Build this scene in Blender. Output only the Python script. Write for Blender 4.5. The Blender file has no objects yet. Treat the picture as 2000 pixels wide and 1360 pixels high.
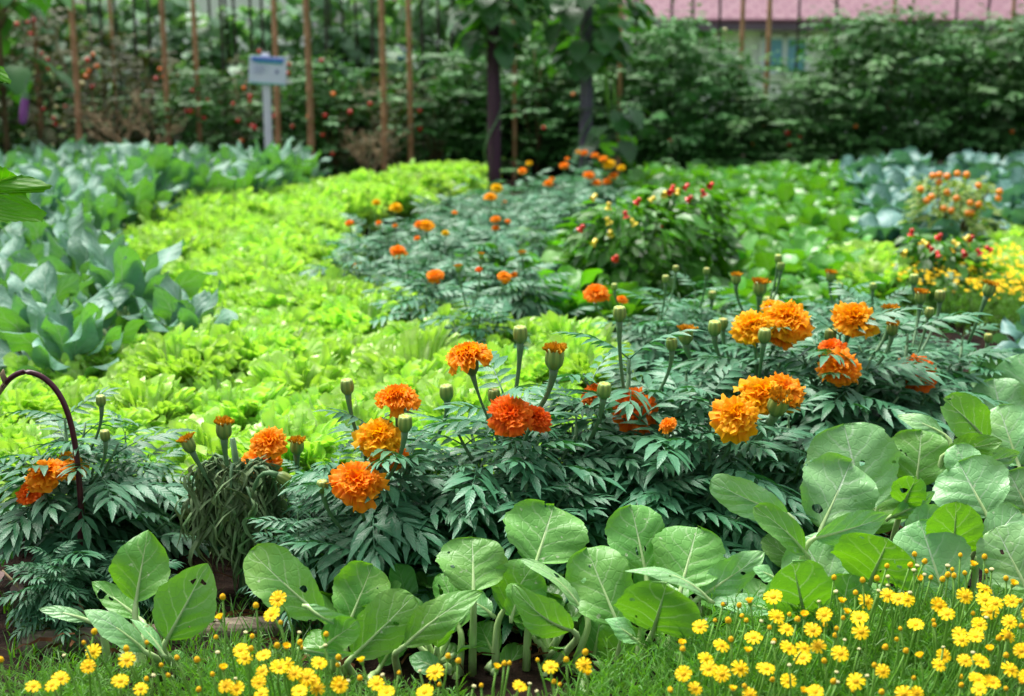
import bpy, math, random
import numpy as np
from mathutils import Vector, Matrix, noise as mnoise

random.seed(7); np.random.seed(7)
S = bpy.context.scene
COL = S.collection
R = math.radians
PI = math.pi

# ------------------------------------------------------------------ camera, world, sun, exposure
CAM_H, F_PX, HORIZON = 0.75, 2777.8, 60.0
PITCH = math.atan((680 - HORIZON) / F_PX)
cam_d = bpy.data.cameras.new("camera"); cam = bpy.data.objects.new("camera", cam_d); COL.objects.link(cam)
cam.location = (0, 0, CAM_H); cam.rotation_euler = (PI / 2 - PITCH, 0, 0)
cam_d.lens = 50; cam_d.sensor_width = 36; cam_d.clip_start = 0.05; cam_d.clip_end = 3000
cam_d.dof.use_dof = True; cam_d.dof.focus_distance = 1.80; cam_d.dof.aperture_fstop = 5.6
S.camera = cam
w = bpy.data.worlds.new("World"); S.world = w; w.use_nodes = True
nt = w.node_tree; bg = nt.nodes["Background"]
sky = nt.nodes.new("ShaderNodeTexSky"); sky.sky_type = 'NISHITA'; sky.sun_disc = False
SUN_EL, SUN_AZ = R(66), R(-40)
sky.sun_elevation = SUN_EL; sky.sun_rotation = SUN_AZ; sky.dust_density = 4.0; sky.air_density = 1.2
hs = nt.nodes.new("ShaderNodeHueSaturation"); hs.inputs["Saturation"].default_value = 0.42
nt.links.new(sky.outputs[0], hs.inputs["Color"]); nt.links.new(hs.outputs[0], bg.inputs["Color"])
bg.inputs["Strength"].default_value = 0.05
sun_d = bpy.data.lights.new("sun", 'SUN'); sun = bpy.data.objects.new("sun", sun_d); COL.objects.link(sun)
sun_d.energy = 1.5; sun_d.angle = R(35); sun_d.color = (1.0, 0.97, 0.92)
_sd = Vector((math.sin(SUN_AZ) * math.cos(SUN_EL), math.cos(SUN_AZ) * math.cos(SUN_EL), math.sin(SUN_EL)))
sun.rotation_euler = _sd.to_track_quat('Z', 'Y').to_euler(); sun.location = (-3, 4, 8)
S.view_settings.view_transform = 'Standard'; S.view_settings.look = 'None'; S.view_settings.gamma = 1
S.view_settings.exposure = 2.08
S.cycles.max_bounces = 8; S.cycles.transparent_max_bounces = 12; S.cycles.use_denoising = True
S.cycles.caustics_reflective = False; S.cycles.caustics_refractive = False

# ------------------------------------------------------------------ photo pixel -> point in the garden
_f = np.array([0, math.cos(PITCH), -math.sin(PITCH)]); _u = np.array([0, math.sin(PITCH), math.cos(PITCH)])
CAMP = np.array([0, 0, CAM_H])
def ray(px, py):
    return np.array([1., 0, 0]) * (px - 1000) / F_PX + _u * (680 - py) / F_PX + _f
def at(px, py, Y):
    r = ray(px, py); return CAMP + r * (Y / r[1])
def atz(px, py, z):
    r = ray(px, py); return CAMP + r * ((z - CAM_H) / r[2])
def mpp(Y):
    return Y / F_PX * 1.02

# ------------------------------------------------------------------ materials
def lin(r, g, b, k=1.0):
    f = lambda c: (c / 12.92 if c <= 0.04045 else ((c + 0.055) / 1.055) ** 2.4)
    return tuple(min(1, f(c / 255) * k) for c in (r, g, b)) + (1,)
class NT:
    def __init__(s, name):
        s.m = bpy.data.materials.new(name); s.m.use_nodes = True; s.t = s.m.node_tree; s.t.nodes.clear()
        s.out = s.t.nodes.new("ShaderNodeOutputMaterial")
    def n(s, typ, **kw):
        o = s.t.nodes.new("ShaderNode" + typ)
        for k, v in kw.items(): setattr(o, k, v)
        return o
    def put(s, sock, v):
        if hasattr(v, "is_output"): s.t.links.new(v, sock)
        elif v is not None: sock.default_value = v
    def math(s, op, a, b=None, c=None, clamp=False):
        o = s.n("Math", operation=op, use_clamp=clamp)
        for i, v in enumerate((a, b, c)):
            if v is not None: s.put(o.inputs[i], v)
        return o.outputs[0]
    def mix(s, f, a, b, mode='MIX'):
        o = s.n("Mix", data_type='RGBA', blend_type=mode)
        s.put(o.inputs["Factor"], f); s.put(o.inputs[6], a); s.put(o.inputs[7], b); return o.outputs[2]
    def ramp(s, v, lo, hi):
        o = s.n("MapRange"); s.put(o.inputs[0], v); s.put(o.inputs[1], lo); s.put(o.inputs[2], hi); return o.outputs[0]
    def noise(s, scale, detail=3, vec=None):
        o = s.n("TexNoise"); o.inputs["Scale"].default_value = scale; o.inputs["Detail"].default_value = detail
        if vec is None: vec = s.n("TexCoord").outputs["Object"]
        s.t.links.new(vec, o.inputs["Vector"]); return o.outputs["Fac"]
    def hsv(s, col, h=.5, sat=1., v=1.):
        o = s.n("HueSaturation"); s.put(o.inputs["Color"], col); s.put(o.inputs["Hue"], h); s.put(o.inputs["Saturation"], sat); s.put(o.inputs["Value"], v)
        return o.outputs[0]
    def uvw(s):
        a = s.n("Attribute", attribute_name="uvw"); x = s.n("SeparateXYZ"); s.t.links.new(a.outputs["Vector"], x.inputs[0]); return x.outputs
    def bsdf(s, col, rough=.5, spec=.5, nrm=None, **kw):
        p = s.n("BsdfPrincipled"); s.put(p.inputs["Base Color"], col); s.put(p.inputs["Roughness"], rough)
        s.put(p.inputs["Specular IOR Level"], spec); s.put(p.inputs["Normal"], nrm)
        for k, v in kw.items(): s.put(p.inputs[k], v)
        return p.outputs[0]
    def bump(s, h, st, dist=.003):
        b = s.n("Bump"); b.inputs["Strength"].default_value = st; b.inputs["Distance"].default_value = dist; s.put(b.inputs["Height"], h); return b.outputs[0]
    def done(s, sh):
        s.t.links.new(sh, s.out.inputs[0]); return s.m
def leafmat(name, top, top2, vein, trc, rough=.45, spec=.5, tr=.3, nv=7, k=1.6, vs=.6, bump=.35, net=0, netw=.16, mott=0, spots=0, holes=0, nscale=25, midw=.05, jit=.25, coat=0.):
    g = NT(name); u, v, rn = g.uvw()
    orn = g.n("ObjectInfo").outputs["Random"]
    nz = g.noise(nscale, 4)
    col = g.mix(g.ramp(nz, .35, .65), top, top2)
    if mott: col = g.mix(g.math('MULTIPLY', g.ramp(g.noise(9, 3), .48, .72), mott), col, lin(150, 176, 60))
    val = g.math('ADD', 1 - jit * .75, g.math('ADD', g.math('MULTIPLY', rn, jit), g.math('MULTIPLY', orn, jit * .5)))
    hue = g.math('ADD', .488, g.math('MULTIPLY', g.math('ADD', rn, orn), .012))
    col = g.hsv(col, hue, 1., val)
    au = g.math('ABSOLUTE', u)
    mid = g.math('SUBTRACT', 1., g.ramp(au, g.math('MULTIPLY', g.math('SUBTRACT', 1.15, v), midw * .4), g.math('MULTIPLY', g.math('SUBTRACT', 1.15, v), midw)), clamp=True)
    nz2 = g.noise(60, 2)
    sgn = g.math('MULTIPLY', g.math('GREATER_THAN', u, 0.), .45)
    s = g.math('ADD', g.math('SUBTRACT', g.math('ADD', g.math('MULTIPLY', v, nv), g.math('ADD', sgn, g.math('MULTIPLY', rn, 3.))), g.math('MULTIPLY', au, k)), g.math('MULTIPLY', nz2, .5))
    fr = g.math('ABSOLUTE', g.math('SUBTRACT', g.math('FRACT', s), .5))
    side = g.math('MULTIPLY', g.math('SUBTRACT', 1., g.ramp(fr, .02, .09), clamp=True), g.math('SUBTRACT', 1.05, au, clamp=True))
    vm = g.math('MAXIMUM', mid, g.math('MULTIPLY', side, .55))
    col = g.mix(g.math('MULTIPLY', vm, vs), col, vein)
    if spots:
        vo = g.noise(95, 2); col = g.mix(g.math('MULTIPLY', g.ramp(vo, .70, .74), spots), col, lin(215, 220, 190))
    h = g.math('ADD', g.math('MULTIPLY', fr, .9), g.math('MULTIPLY', nz2, .5))
    h = g.math('SUBTRACT', h, g.math('MULTIPLY', mid, .5))
    if net:
        vo = g.n("TexVoronoi", feature='DISTANCE_TO_EDGE'); vo.inputs["Scale"].default_value = net; g.t.links.new(g.n("TexCoord").outputs["Object"], vo.inputs["Vector"])
        e = g.ramp(vo.outputs["Distance"], .0, .12); h = g.math('ADD', g.math('MULTIPLY', h, .8), g.math('MULTIPLY', e, netw))
        col = g.mix(g.math('MULTIPLY', g.math('SUBTRACT', 1., e, clamp=True), .12), col, g.hsv(col, .5, 1.1, .72))
    nr = g.bump(h, bump)
    p = g.bsdf(col, rough, spec, nr)
    t = g.n("BsdfTranslucent"); g.put(t.inputs["Color"], g.mix(g.math('MULTIPLY', vm, .6), g.hsv(trc, .5, 1., val), vein)); g.put(t.inputs["Normal"], nr)
    mx = g.n("MixShader"); mx.inputs[0].default_value = tr; g.t.links.new(p, mx.inputs[1]); g.t.links.new(t.outputs[0], mx.inputs[2])
    sh = mx.outputs[0]
    if holes:
        hn = g.noise(48, 1.5); hm = g.math('MULTIPLY', g.math('GREATER_THAN', hn, holes), g.math('GREATER_THAN', au, .12))
        tp = g.n("BsdfTransparent"); m2 = g.n("MixShader"); g.t.links.new(hm, m2.inputs[0]); g.t.links.new(sh, m2.inputs[1]); g.t.links.new(tp.outputs[0], m2.inputs[2]); sh = m2.outputs[0]
    return g.done(sh)
def petalmat(name, c0, c1, dark, tr=.42):
    g = NT(name); u, v, rn = g.uvw(); orn = g.n("ObjectInfo").outputs["Random"]
    col = g.mix(g.ramp(v, .1, .95), c0, c1); col = g.mix(g.math('MULTIPLY', g.ramp(rn, .0, 1.), .35), col, dark)
    col = g.hsv(col, g.math('ADD', .493, g.math('MULTIPLY', orn, .014)), 1., g.math('ADD', .9, g.math('MULTIPLY', rn, .15)))
    p = g.bsdf(col, .6, .25); t = g.n("BsdfTranslucent"); g.put(t.inputs["Color"], col)
    mx = g.n("MixShader"); mx.inputs[0].default_value = tr; g.t.links.new(p, mx.inputs[1]); g.t.links.new(t.outputs[0], mx.inputs[2])
    return g.done(mx.outputs[0])
def plainmat(name, c0, c1, scale=30, rough=.6, spec=.3, bump=.2, stretch=None, var=.15, sss=0):
    g = NT(name); tc = g.n("TexCoord").outputs["Object"]
    if stretch:
        mp = g.n("Mapping"); mp.inputs["Scale"].default_value = stretch; g.t.links.new(tc, mp.inputs["Vector"]); tc = mp.outputs[0]
    nz = g.noise(scale, 5, tc); orn = g.n("ObjectInfo").outputs["Random"]
    col = g.mix(g.ramp(nz, .3, .7), c0, c1); col = g.hsv(col, .5, 1., g.math('ADD', 1 - var / 2, g.math('MULTIPLY', orn, var)))
    return g.done(g.bsdf(col, rough, spec, g.bump(nz, bump, .004)))
def ribmat(name, lo, hi, tip, nrib=8):
    g = NT(name); u, v, rn = g.uvw()
    st = g.math('ABSOLUTE', g.math('SINE', g.math('MULTIPLY', u, PI * nrib)))
    col = g.mix(g.ramp(v, .1, .6), lo, hi); col = g.mix(g.math('MULTIPLY', g.ramp(st, .6, .95), .5), col, lo); col = g.mix(g.ramp(v, .84, .98), col, tip)
    orn = g.n("ObjectInfo").outputs["Random"]; col = g.hsv(col, g.math('ADD', .485, g.math('MULTIPLY', orn, .03)), 1., g.math('ADD', .85, g.math('MULTIPLY', orn, .3)))
    return g.done(g.bsdf(col, .42, .4))

M = {}
M['marigold_leaf'] = leafmat('marigold_leaf', lin(54, 112, 72), lin(78, 136, 98), lin(104, 154, 112), lin(70, 160, 36), rough=.42, spec=.55, tr=.15, nv=8, k=1.4, vs=.4, bump=.2, nscale=40, midw=.12, jit=.35)
M['wilted_leaf'] = leafmat('wilted_leaf', lin(74, 108, 60), lin(118, 138, 96), lin(140, 130, 110), lin(110, 110, 60), rough=.6, spec=.3, tr=.1, vs=.3, jit=.6, nscale=30)
M['mustard_leaf'] = leafmat('mustard_leaf', lin(104, 168, 76), lin(122, 182, 90), lin(196, 220, 170), lin(120, 190, 20), rough=.42, spec=.5, tr=.30, nv=4.2, k=1.7, vs=.8, bump=.5, net=95, mott=.4, spots=.6, holes=.705, nscale=18, midw=.06, jit=.16)
M['mustard_leaf_eaten'] = leafmat('mustard_leaf_eaten', lin(92, 156, 66), lin(118, 174, 80), lin(190, 214, 150), lin(125, 195, 15), rough=.42, spec=.5, tr=.34, nv=4.2, k=1.7, vs=.8, bump=.5, net=95, mott=.4, spots=.7, holes=.685, nscale=18, midw=.06, jit=.15)
M['mustard_pale'] = leafmat('mustard_pale', lin(122, 182, 112), lin(140, 194, 130), lin(205, 222, 196), lin(130, 200, 40), rough=.40, spec=.55, tr=.24, nv=4.2, k=1.7, vs=.7, bump=.5, net=95, mott=.4, spots=.5, holes=.715, nscale=18, midw=.06, jit=.12)
M['field_mustard_leaf'] = leafmat('field_mustard_leaf', lin(84, 150, 56), lin(106, 168, 80), lin(170, 205, 130), lin(115, 190, 15), rough=.36, spec=.65, tr=.27, nv=5, vs=.5, jit=.35)
M['lettuce_leaf'] = leafmat('lettuce_leaf', lin(175, 218, 96), lin(199, 233, 134), lin(228, 242, 188), lin(188, 238, 62), rough=.32, spec=.65, tr=.38, nv=4.5, k=3.2, vs=.6, bump=.7, nscale=16, midw=.09, jit=.2)
M['kale_leaf'] = leafmat('kale_leaf', lin(98, 142, 120), lin(128, 166, 148), lin(180, 205, 180), lin(110, 185, 15), rough=.5, spec=.42, tr=.24, nv=5, vs=.6, bump=.8, net=70, holes=.73, nscale=12, jit=.35)
M['cabbage_leaf'] = leafmat('cabbage_leaf', lin(84, 130, 118), lin(112, 152, 144), lin(170, 195, 185), lin(100, 175, 80), rough=.48, spec=.45, tr=.16, nv=5, vs=.5, jit=.3)
M['broad_leaf'] = leafmat('broad_leaf', lin(84, 144, 50), lin(110, 166, 76), lin(150, 190, 100), lin(110, 200, 10), rough=.4, spec=.5, tr=.38, jit=.3)
M['squash_leaf'] = leafmat('squash_leaf', lin(72, 128, 14), lin(88, 146, 20), lin(150, 190, 50), lin(90, 175, 4), rough=.5, spec=.4, tr=.45, nv=5, k=4., vs=.55, nscale=30, midw=.05, jit=.1)
M['tomato_leaf'] = leafmat('tomato_leaf', lin(52, 100, 46), lin(82, 136, 66), lin(100, 130, 70), lin(70, 140, 20), rough=.5, spec=.4, tr=.2, vs=.2, jit=.6, nscale=3)
M['tomato_leaf_old'] = leafmat('tomato_leaf_old', lin(70, 82, 52), lin(96, 98, 66), lin(110, 110, 80), lin(110, 120, 40), rough=.6, spec=.3, tr=.15, vs=.2, jit=.7, nscale=3)
M['bean_leaf'] = leafmat('bean_leaf', lin(92, 132, 98), lin(128, 166, 128), lin(160, 180, 140), lin(130, 190, 80), rough=.42, spec=.5, tr=.3, vs=.2, jit=.5, nscale=3)
M['yam_leaf'] = leafmat('yam_leaf', lin(46, 88, 44), lin(70, 116, 64), lin(100, 140, 90), lin(90, 170, 20), rough=.4, spec=.5, tr=.25, vs=.3, jit=.5, nscale=6)
M['chilli_leaf'] = leafmat('chilli_leaf', lin(52, 104, 26), lin(80, 132, 40), lin(100, 150, 60), lin(100, 180, 10), rough=.35, spec=.6, tr=.25, vs=.2, jit=.5, nscale=10)
M['shrub_leaf'] = leafmat('shrub_leaf', lin(112, 140, 58), lin(140, 164, 80), lin(150, 170, 100), lin(150, 190, 30), rough=.45, spec=.4, tr=.3, vs=.2, jit=.4, nscale=10)
M['daisy_leaf'] = leafmat('daisy_leaf', lin(88, 140, 54), lin(122, 168, 88), lin(120, 170, 70), lin(120, 190, 20), rough=.5, spec=.4, tr=.28, vs=0, jit=.5, nscale=30)
M['grass_blade'] = leafmat('grass_blade', lin(58, 108, 32), lin(82, 132, 46), lin(110, 150, 60), lin(110, 180, 20), rough=.45, spec=.4, tr=.3, vs=0, jit=.5)
M['orange_petal'] = petalmat('orange_petal', lin(250, 116, 2), lin(255, 172, 10), lin(244, 96, 2))
M['red_orange_petal'] = petalmat('red_orange_petal', lin(240, 80, 2), lin(255, 132, 8), lin(230, 66, 2))
M['amber_petal'] = petalmat('amber_petal', lin(252, 152, 2), lin(255, 198, 8), lin(248, 132, 2))
M['lemon_petal'] = petalmat('lemon_petal', lin(246, 190, 4), lin(255, 220, 10), lin(240, 170, 2))
M['spent_petal'] = petalmat('spent_petal', lin(170, 96, 10), lin(226, 164, 24), lin(140, 72, 8), tr=.1)
M['daisy_petal'] = petalmat('daisy_petal', lin(250, 198, 0), lin(255, 224, 2), lin(248, 200, 0), tr=.25)
M['daisy_disc'] = plainmat('daisy_disc', lin(232, 172, 8), lin(246, 198, 20), 900, .7, .2, .5)
M['daisy_disc_pale'] = plainmat('daisy_disc_pale', lin(200, 196, 130), lin(226, 220, 170), 900, .7, .2, .5)
M['calyx'] = ribmat('calyx', lin(78, 112, 52), lin(150, 170, 84), lin(196, 160, 40))
M['calyx_dark'] = ribmat('calyx_dark', lin(62, 88, 40), lin(104, 112, 48), lin(130, 110, 40))
M['green_stem'] = plainmat('green_stem', lin(72, 112, 72), lin(98, 134, 88), 40, .5, .4)
M['bright_stem'] = plainmat('bright_stem', lin(96, 150, 50), lin(128, 174, 76), 40, .5, .4)
M['mustard_stalk'] = plainmat('mustard_stalk', lin(158, 190, 120), lin(186, 210, 150), 20, .4, .5, .15, (6, 6, 1))
M['woody_stem'] = plainmat('woody_stem', lin(86, 70, 48), lin(120, 100, 70), 30, .8, .2)
M['dry_twig'] = plainmat('dry_twig', lin(128, 112, 84), lin(160, 142, 110), 30, .8, .2)
M['purple_stem'] = plainmat('purple_stem', lin(58, 18, 30), lin(84, 28, 42), 60, .35, .5)
M['bamboo'] = plainmat('bamboo', lin(146, 106, 72), lin(184, 142, 104), 8, .5, .4, .15, (6, 6, .6), var=.3)
M['dark_cane'] = plainmat('dark_cane', lin(42, 36, 38), lin(66, 56, 54), 12, .7, .2)
M['dark_post'] = plainmat('dark_post', lin(58, 36, 52), lin(86, 56, 76), 8, .7, .3, .6, (8, 8, .4))
M['grey_post'] = plainmat('grey_post', lin(76, 72, 86), lin(104, 98, 112), 8, .7, .3, .6, (8, 8, .4))
M['old_timber'] = plainmat('old_timber', lin(104, 92, 78), lin(156, 142, 124), 14, .85, .2, 1., (1, 9, 9))
M['white_paint'] = plainmat('white_paint', lin(226, 226, 238), lin(236, 236, 246), 10, .4, .4, .05)
M['sign_face'] = plainmat('sign_face', lin(214, 218, 240), lin(224, 228, 246), 10, .4, .4, .02)
M['sign_blue'] = plainmat('sign_blue', lin(112, 140, 226), lin(122, 150, 232), 10, .4, .4, .02)
M['sign_teal'] = plainmat('sign_teal', lin(30, 130, 180), lin(40, 150, 170), 10, .4, .4, .02)
M['sign_green'] = plainmat('sign_green', lin(90, 176, 160), lin(110, 190, 170), 10, .4, .4, .02)
M['sign_ink'] = plainmat('sign_ink', lin(170, 172, 206), lin(180, 182, 214), 10, .4, .4, .02)
M['sign_mark'] = plainmat('sign_mark', lin(120, 122, 172), lin(140, 142, 186), 10, .4, .4, .02)
M['tomato_red'] = plainmat('tomato_red', lin(170, 22, 18), lin(200, 44, 30), 6, .25, .5, .0, var=.5)
M['tomato_orange'] = plainmat('tomato_orange', lin(226, 96, 16), lin(236, 130, 30), 6, .25, .5, .0, var=.3)
M['tomato_pale'] = plainmat('tomato_pale', lin(200, 200, 130), lin(214, 206, 150), 6, .25, .5, .0)
M['chilli_red'] = plainmat('chilli_red', lin(200, 24, 18), lin(222, 50, 30), 6, .2, .6, .0)
M['chilli_yellow'] = plainmat('chilli_yellow', lin(236, 206, 40), lin(246, 220, 70), 6, .2, .6, .0)
M['orange_fruit'] = plainmat('orange_fruit', lin(236, 124, 10), lin(244, 146, 20), 6, .35, .5, .0)
M['eggplant_skin'] = plainmat('eggplant_skin', lin(112, 40, 122), lin(146, 76, 150), 4, .25, .6, .0)
M['dry_leaf'] = plainmat('dry_leaf', lin(96, 78, 74), lin(140, 118, 110), 30, .8, .2)
M['straw'] = plainmat('straw', lin(74, 46, 30), lin(116, 80, 54), 30, .9, .1)
M['house_wall'] = plainmat('house_wall', lin(226, 226, 230), lin(238, 238, 240), 1, .8, .2)
M['house_window'] = plainmat('house_window', lin(96, 150, 190), lin(120, 170, 205), 1, .2, .6, 0)
M['house_trim'] = plainmat('house_trim', lin(90, 76, 92), lin(110, 92, 110), 2, .6, .3)
def roofmat():
    g = NT('roof_tile'); tc = g.n("TexCoord").outputs["Object"]
    b = g.n("TexBrick"); g.t.links.new(tc, b.inputs["Vector"]); b.inputs["Scale"].default_value = 1.; b.inputs["Brick Width"].default_value = .30; b.inputs["Row Height"].default_value = .2
    b.inputs["Mortar Size"].default_value = .028; b.inputs["Color1"].default_value = lin(146, 120, 126); b.inputs["Color2"].default_value = lin(134, 106, 114); b.inputs["Mortar"].default_value = lin(112, 76, 92)
    return g.done(g.bsdf(g.mix(g.math('MULTIPLY', g.noise(.8, 4), .3), b.outputs["Color"], lin(150, 100, 116)), .7, .3, g.bump(b.outputs["Fac"], .5, .02)))
M['roof_tile'] = roofmat()
def groundmat():
    g = NT('garden_soil'); tc = g.n("TexCoord").outputs["Object"]; x = g.n("SeparateXYZ"); g.t.links.new(tc, x.inputs[0])
    n1 = g.noise(6, 6, tc); n2 = g.noise(60, 6, tc)
    soil = g.mix(g.ramp(n1, .35, .65), lin(26, 20, 17), lin(42, 32, 26)); soil = g.mix(g.ramp(n2, .45, .7), soil, lin(52, 38, 30))
    gr = g.mix(g.ramp(n1, .35, .65), lin(70, 100, 50), lin(96, 120, 66))
    col = g.mix(g.ramp(x.outputs[1], 10.5, 12.), soil, gr)
    return g.done(g.bsdf(col, .95, .1, g.bump(n2, 1., .02)))
M['garden_soil'] = groundmat()

# ------------------------------------------------------------------ mesh building
class MB:
    def __init__(s): s.V = []; s.Q = []; s.A = []; s.n = 0
    def add(s, V, Q, A):
        s.V.append(np.asarray(V, float)); s.A.append(np.asarray(A, float)); s.Q.append(np.asarray(Q, np.int64) + s.n); s.n += len(V); return s
    def grid(s, P, A, closed=False):
        nv, nu = P.shape[:2]; idx = np.arange(nv * nu).reshape(nv, nu)
        if closed: idx = np.concatenate([idx, idx[:, :1]], 1)
        q = np.stack([idx[:-1, :-1], idx[:-1, 1:], idx[1:, 1:], idx[1:, :-1]], -1).reshape(-1, 4)
        return s.add(P.reshape(-1, 3), q, A.reshape(-1, 3))
    def tube(s, pts, rad, sides=6, rnd=None, cap=True):
        pts = np.asarray(pts, float); n = len(pts); rad = np.broadcast_to(np.asarray(rad, float), (n,))
        T = np.gradient(pts, axis=0); T /= np.linalg.norm(T, axis=1, keepdims=True) + 1e-9
        ref = np.array([1., .03, .02]) if abs(T[0][0]) < .8 else np.array([0, 1., 0.05])
        B = np.cross(T, ref); B /= np.linalg.norm(B, axis=1, keepdims=True) + 1e-9; C = np.cross(T, B)
        a = np.linspace(0, 2 * PI, sides, endpoint=False)
        P = pts[:, None] + rad[:, None, None] * (B[:, None] * np.cos(a)[None, :, None] + C[:, None] * np.sin(a)[None, :, None])
        if cap: P = np.concatenate([pts[:1, None].repeat(sides, 1), P, pts[-1:, None].repeat(sides, 1)], 0)
        A = np.zeros(P.shape); A[..., 0] = (a / (2 * PI))[None]; A[..., 1] = np.linspace(0, 1, len(P))[:, None]; A[..., 2] = random.random() if rnd is None else rnd
        return s.grid(P, A, True)
    def lathe(s, prof, sides=16, ribs=0, ribamp=.05):
        prof = np.array(prof, float); a = np.linspace(0, 2 * PI, sides, endpoint=False)
        r = prof[:, 0][:, None] * (1 + ribamp * np.cos(a * ribs)[None]) if ribs else prof[:, 0][:, None] + 0 * a[None]
        P = np.stack([r * np.cos(a), r * np.sin(a), prof[:, 1][:, None] + 0 * a[None]], -1)
        A = np.zeros(P.shape); A[..., 0] = (a / (2 * PI))[None]; A[..., 1] = np.linspace(0, 1, len(prof))[:, None]; A[..., 2] = .5
        return s.grid(P, A, True)
    def box(s, c, h, rot=None):
        c = np.array(c, float); h = np.array(h, float)
        V = np.array([[x, y, z] for x in (-1, 1) for y in (-1, 1) for z in (-1, 1)], float) * h
        if rot is not None: V = V @ np.array(rot).T
        Q = [[0, 1, 3, 2], [4, 6, 7, 5], [0, 4, 5, 1], [2, 3, 7, 6], [0, 2, 6, 4], [1, 5, 7, 3]]
        return s.add(V + c, Q, np.full((8, 3), .5))
    def mesh(s, name, mat, smooth=True, origin=None):
        V = np.concatenate(s.V); Q = np.concatenate(s.Q); A = np.concatenate(s.A)
        if origin is not None: V = V - np.asarray(origin)
        me = bpy.data.meshes.new(name)
        me.vertices.add(len(V)); me.vertices.foreach_set("co", V.astype(np.float32).ravel())
        me.loops.add(len(Q) * 4); me.loops.foreach_set("vertex_index", Q.astype(np.int32).ravel())
        me.polygons.add(len(Q)); me.polygons.foreach_set("loop_start", np.arange(0, len(Q) * 4, 4, dtype=np.int32))
        me.update(calc_edges=True)
        me.polygons.foreach_set("use_smooth", np.full(len(Q), smooth))
        at_ = me.attributes.new("uvw", 'FLOAT_VECTOR', 'POINT'); at_.data.foreach_set("vector", A.astype(np.float32).ravel())
        me.validate(clean_customdata=False)
        me.materials.append(mat); return me
    def obj(s, name, mat, parent=None, smooth=True, origin=None):
        return link(name, s.mesh(name, mat, smooth, origin), parent)
def link(name, me, parent=None):
    o = bpy.data.objects.new(name, me); COL.objects.link(o)
    if parent is not None: o.parent = parent
    return o
def tag(o, label=None, cat=None, group=None, kind=None):
    if label:
        n = len(label.split()); assert 4 <= n <= 16, (n, label); o['label'] = label
    if cat: o['category'] = cat
    if group: o['group'] = group
    if kind: o['kind'] = kind
    return o
def thing(name, loc, label, cat, group=None):
    o = bpy.data.objects.new(name, None); COL.objects.link(o); o.location = Vector([float(c) for c in loc]); o.empty_display_size = .05
    return tag(o, label, cat, group)
def copy_tree(src, loc, rz=0., sc=1., label=None, group=None):
    r = src.copy(); COL.objects.link(r); r.location = Vector([float(c) for c in loc]); r.rotation_euler = (0, 0, rz)
    r.scale = (sc, sc, sc) if not isinstance(sc, tuple) else sc
    if label: tag(r, label, None, group)
    for ch in src.children:
        c = ch.copy(); COL.objects.link(c); c.parent = r
        for gch in ch.children:
            d = gch.copy(); COL.objects.link(d); d.parent = c
    return r
ORD = "first second third fourth fifth sixth seventh eighth ninth tenth eleventh twelfth thirteenth fourteenth fifteenth sixteenth seventeenth eighteenth nineteenth twentieth".split()
ORD += ["twenty-" + o for o in ORD[:9]] + ["thirtieth"] + ["thirty-" + o for o in ORD[:9]]
def bez(pts, n=8):
    pts = [np.asarray(p, float) for p in pts]; out = []
    for t in np.linspace(0, 1, n):
        q = list(pts)
        while len(q) > 1: q = [a * (1 - t) + b * t for a, b in zip(q[:-1], q[1:])]
        out.append(q[0])
    return np.array(out)
def nrm(v): return v / (np.linalg.norm(v) + 1e-9)
def frame(Y, up):
    Y = nrm(Y); Z = nrm(up - np.dot(up, Y) * Y); X = np.cross(Y, Z); return np.stack([X, Y, Z], 1)
def uvA(nv, nu, rnd, v0=0.):
    A = np.zeros((nv, nu, 3)); A[..., 0] = np.linspace(-1, 1, nu)[None]; A[..., 1] = np.linspace(v0, 1, nv)[:, None]; A[..., 2] = rnd; return A

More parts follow.
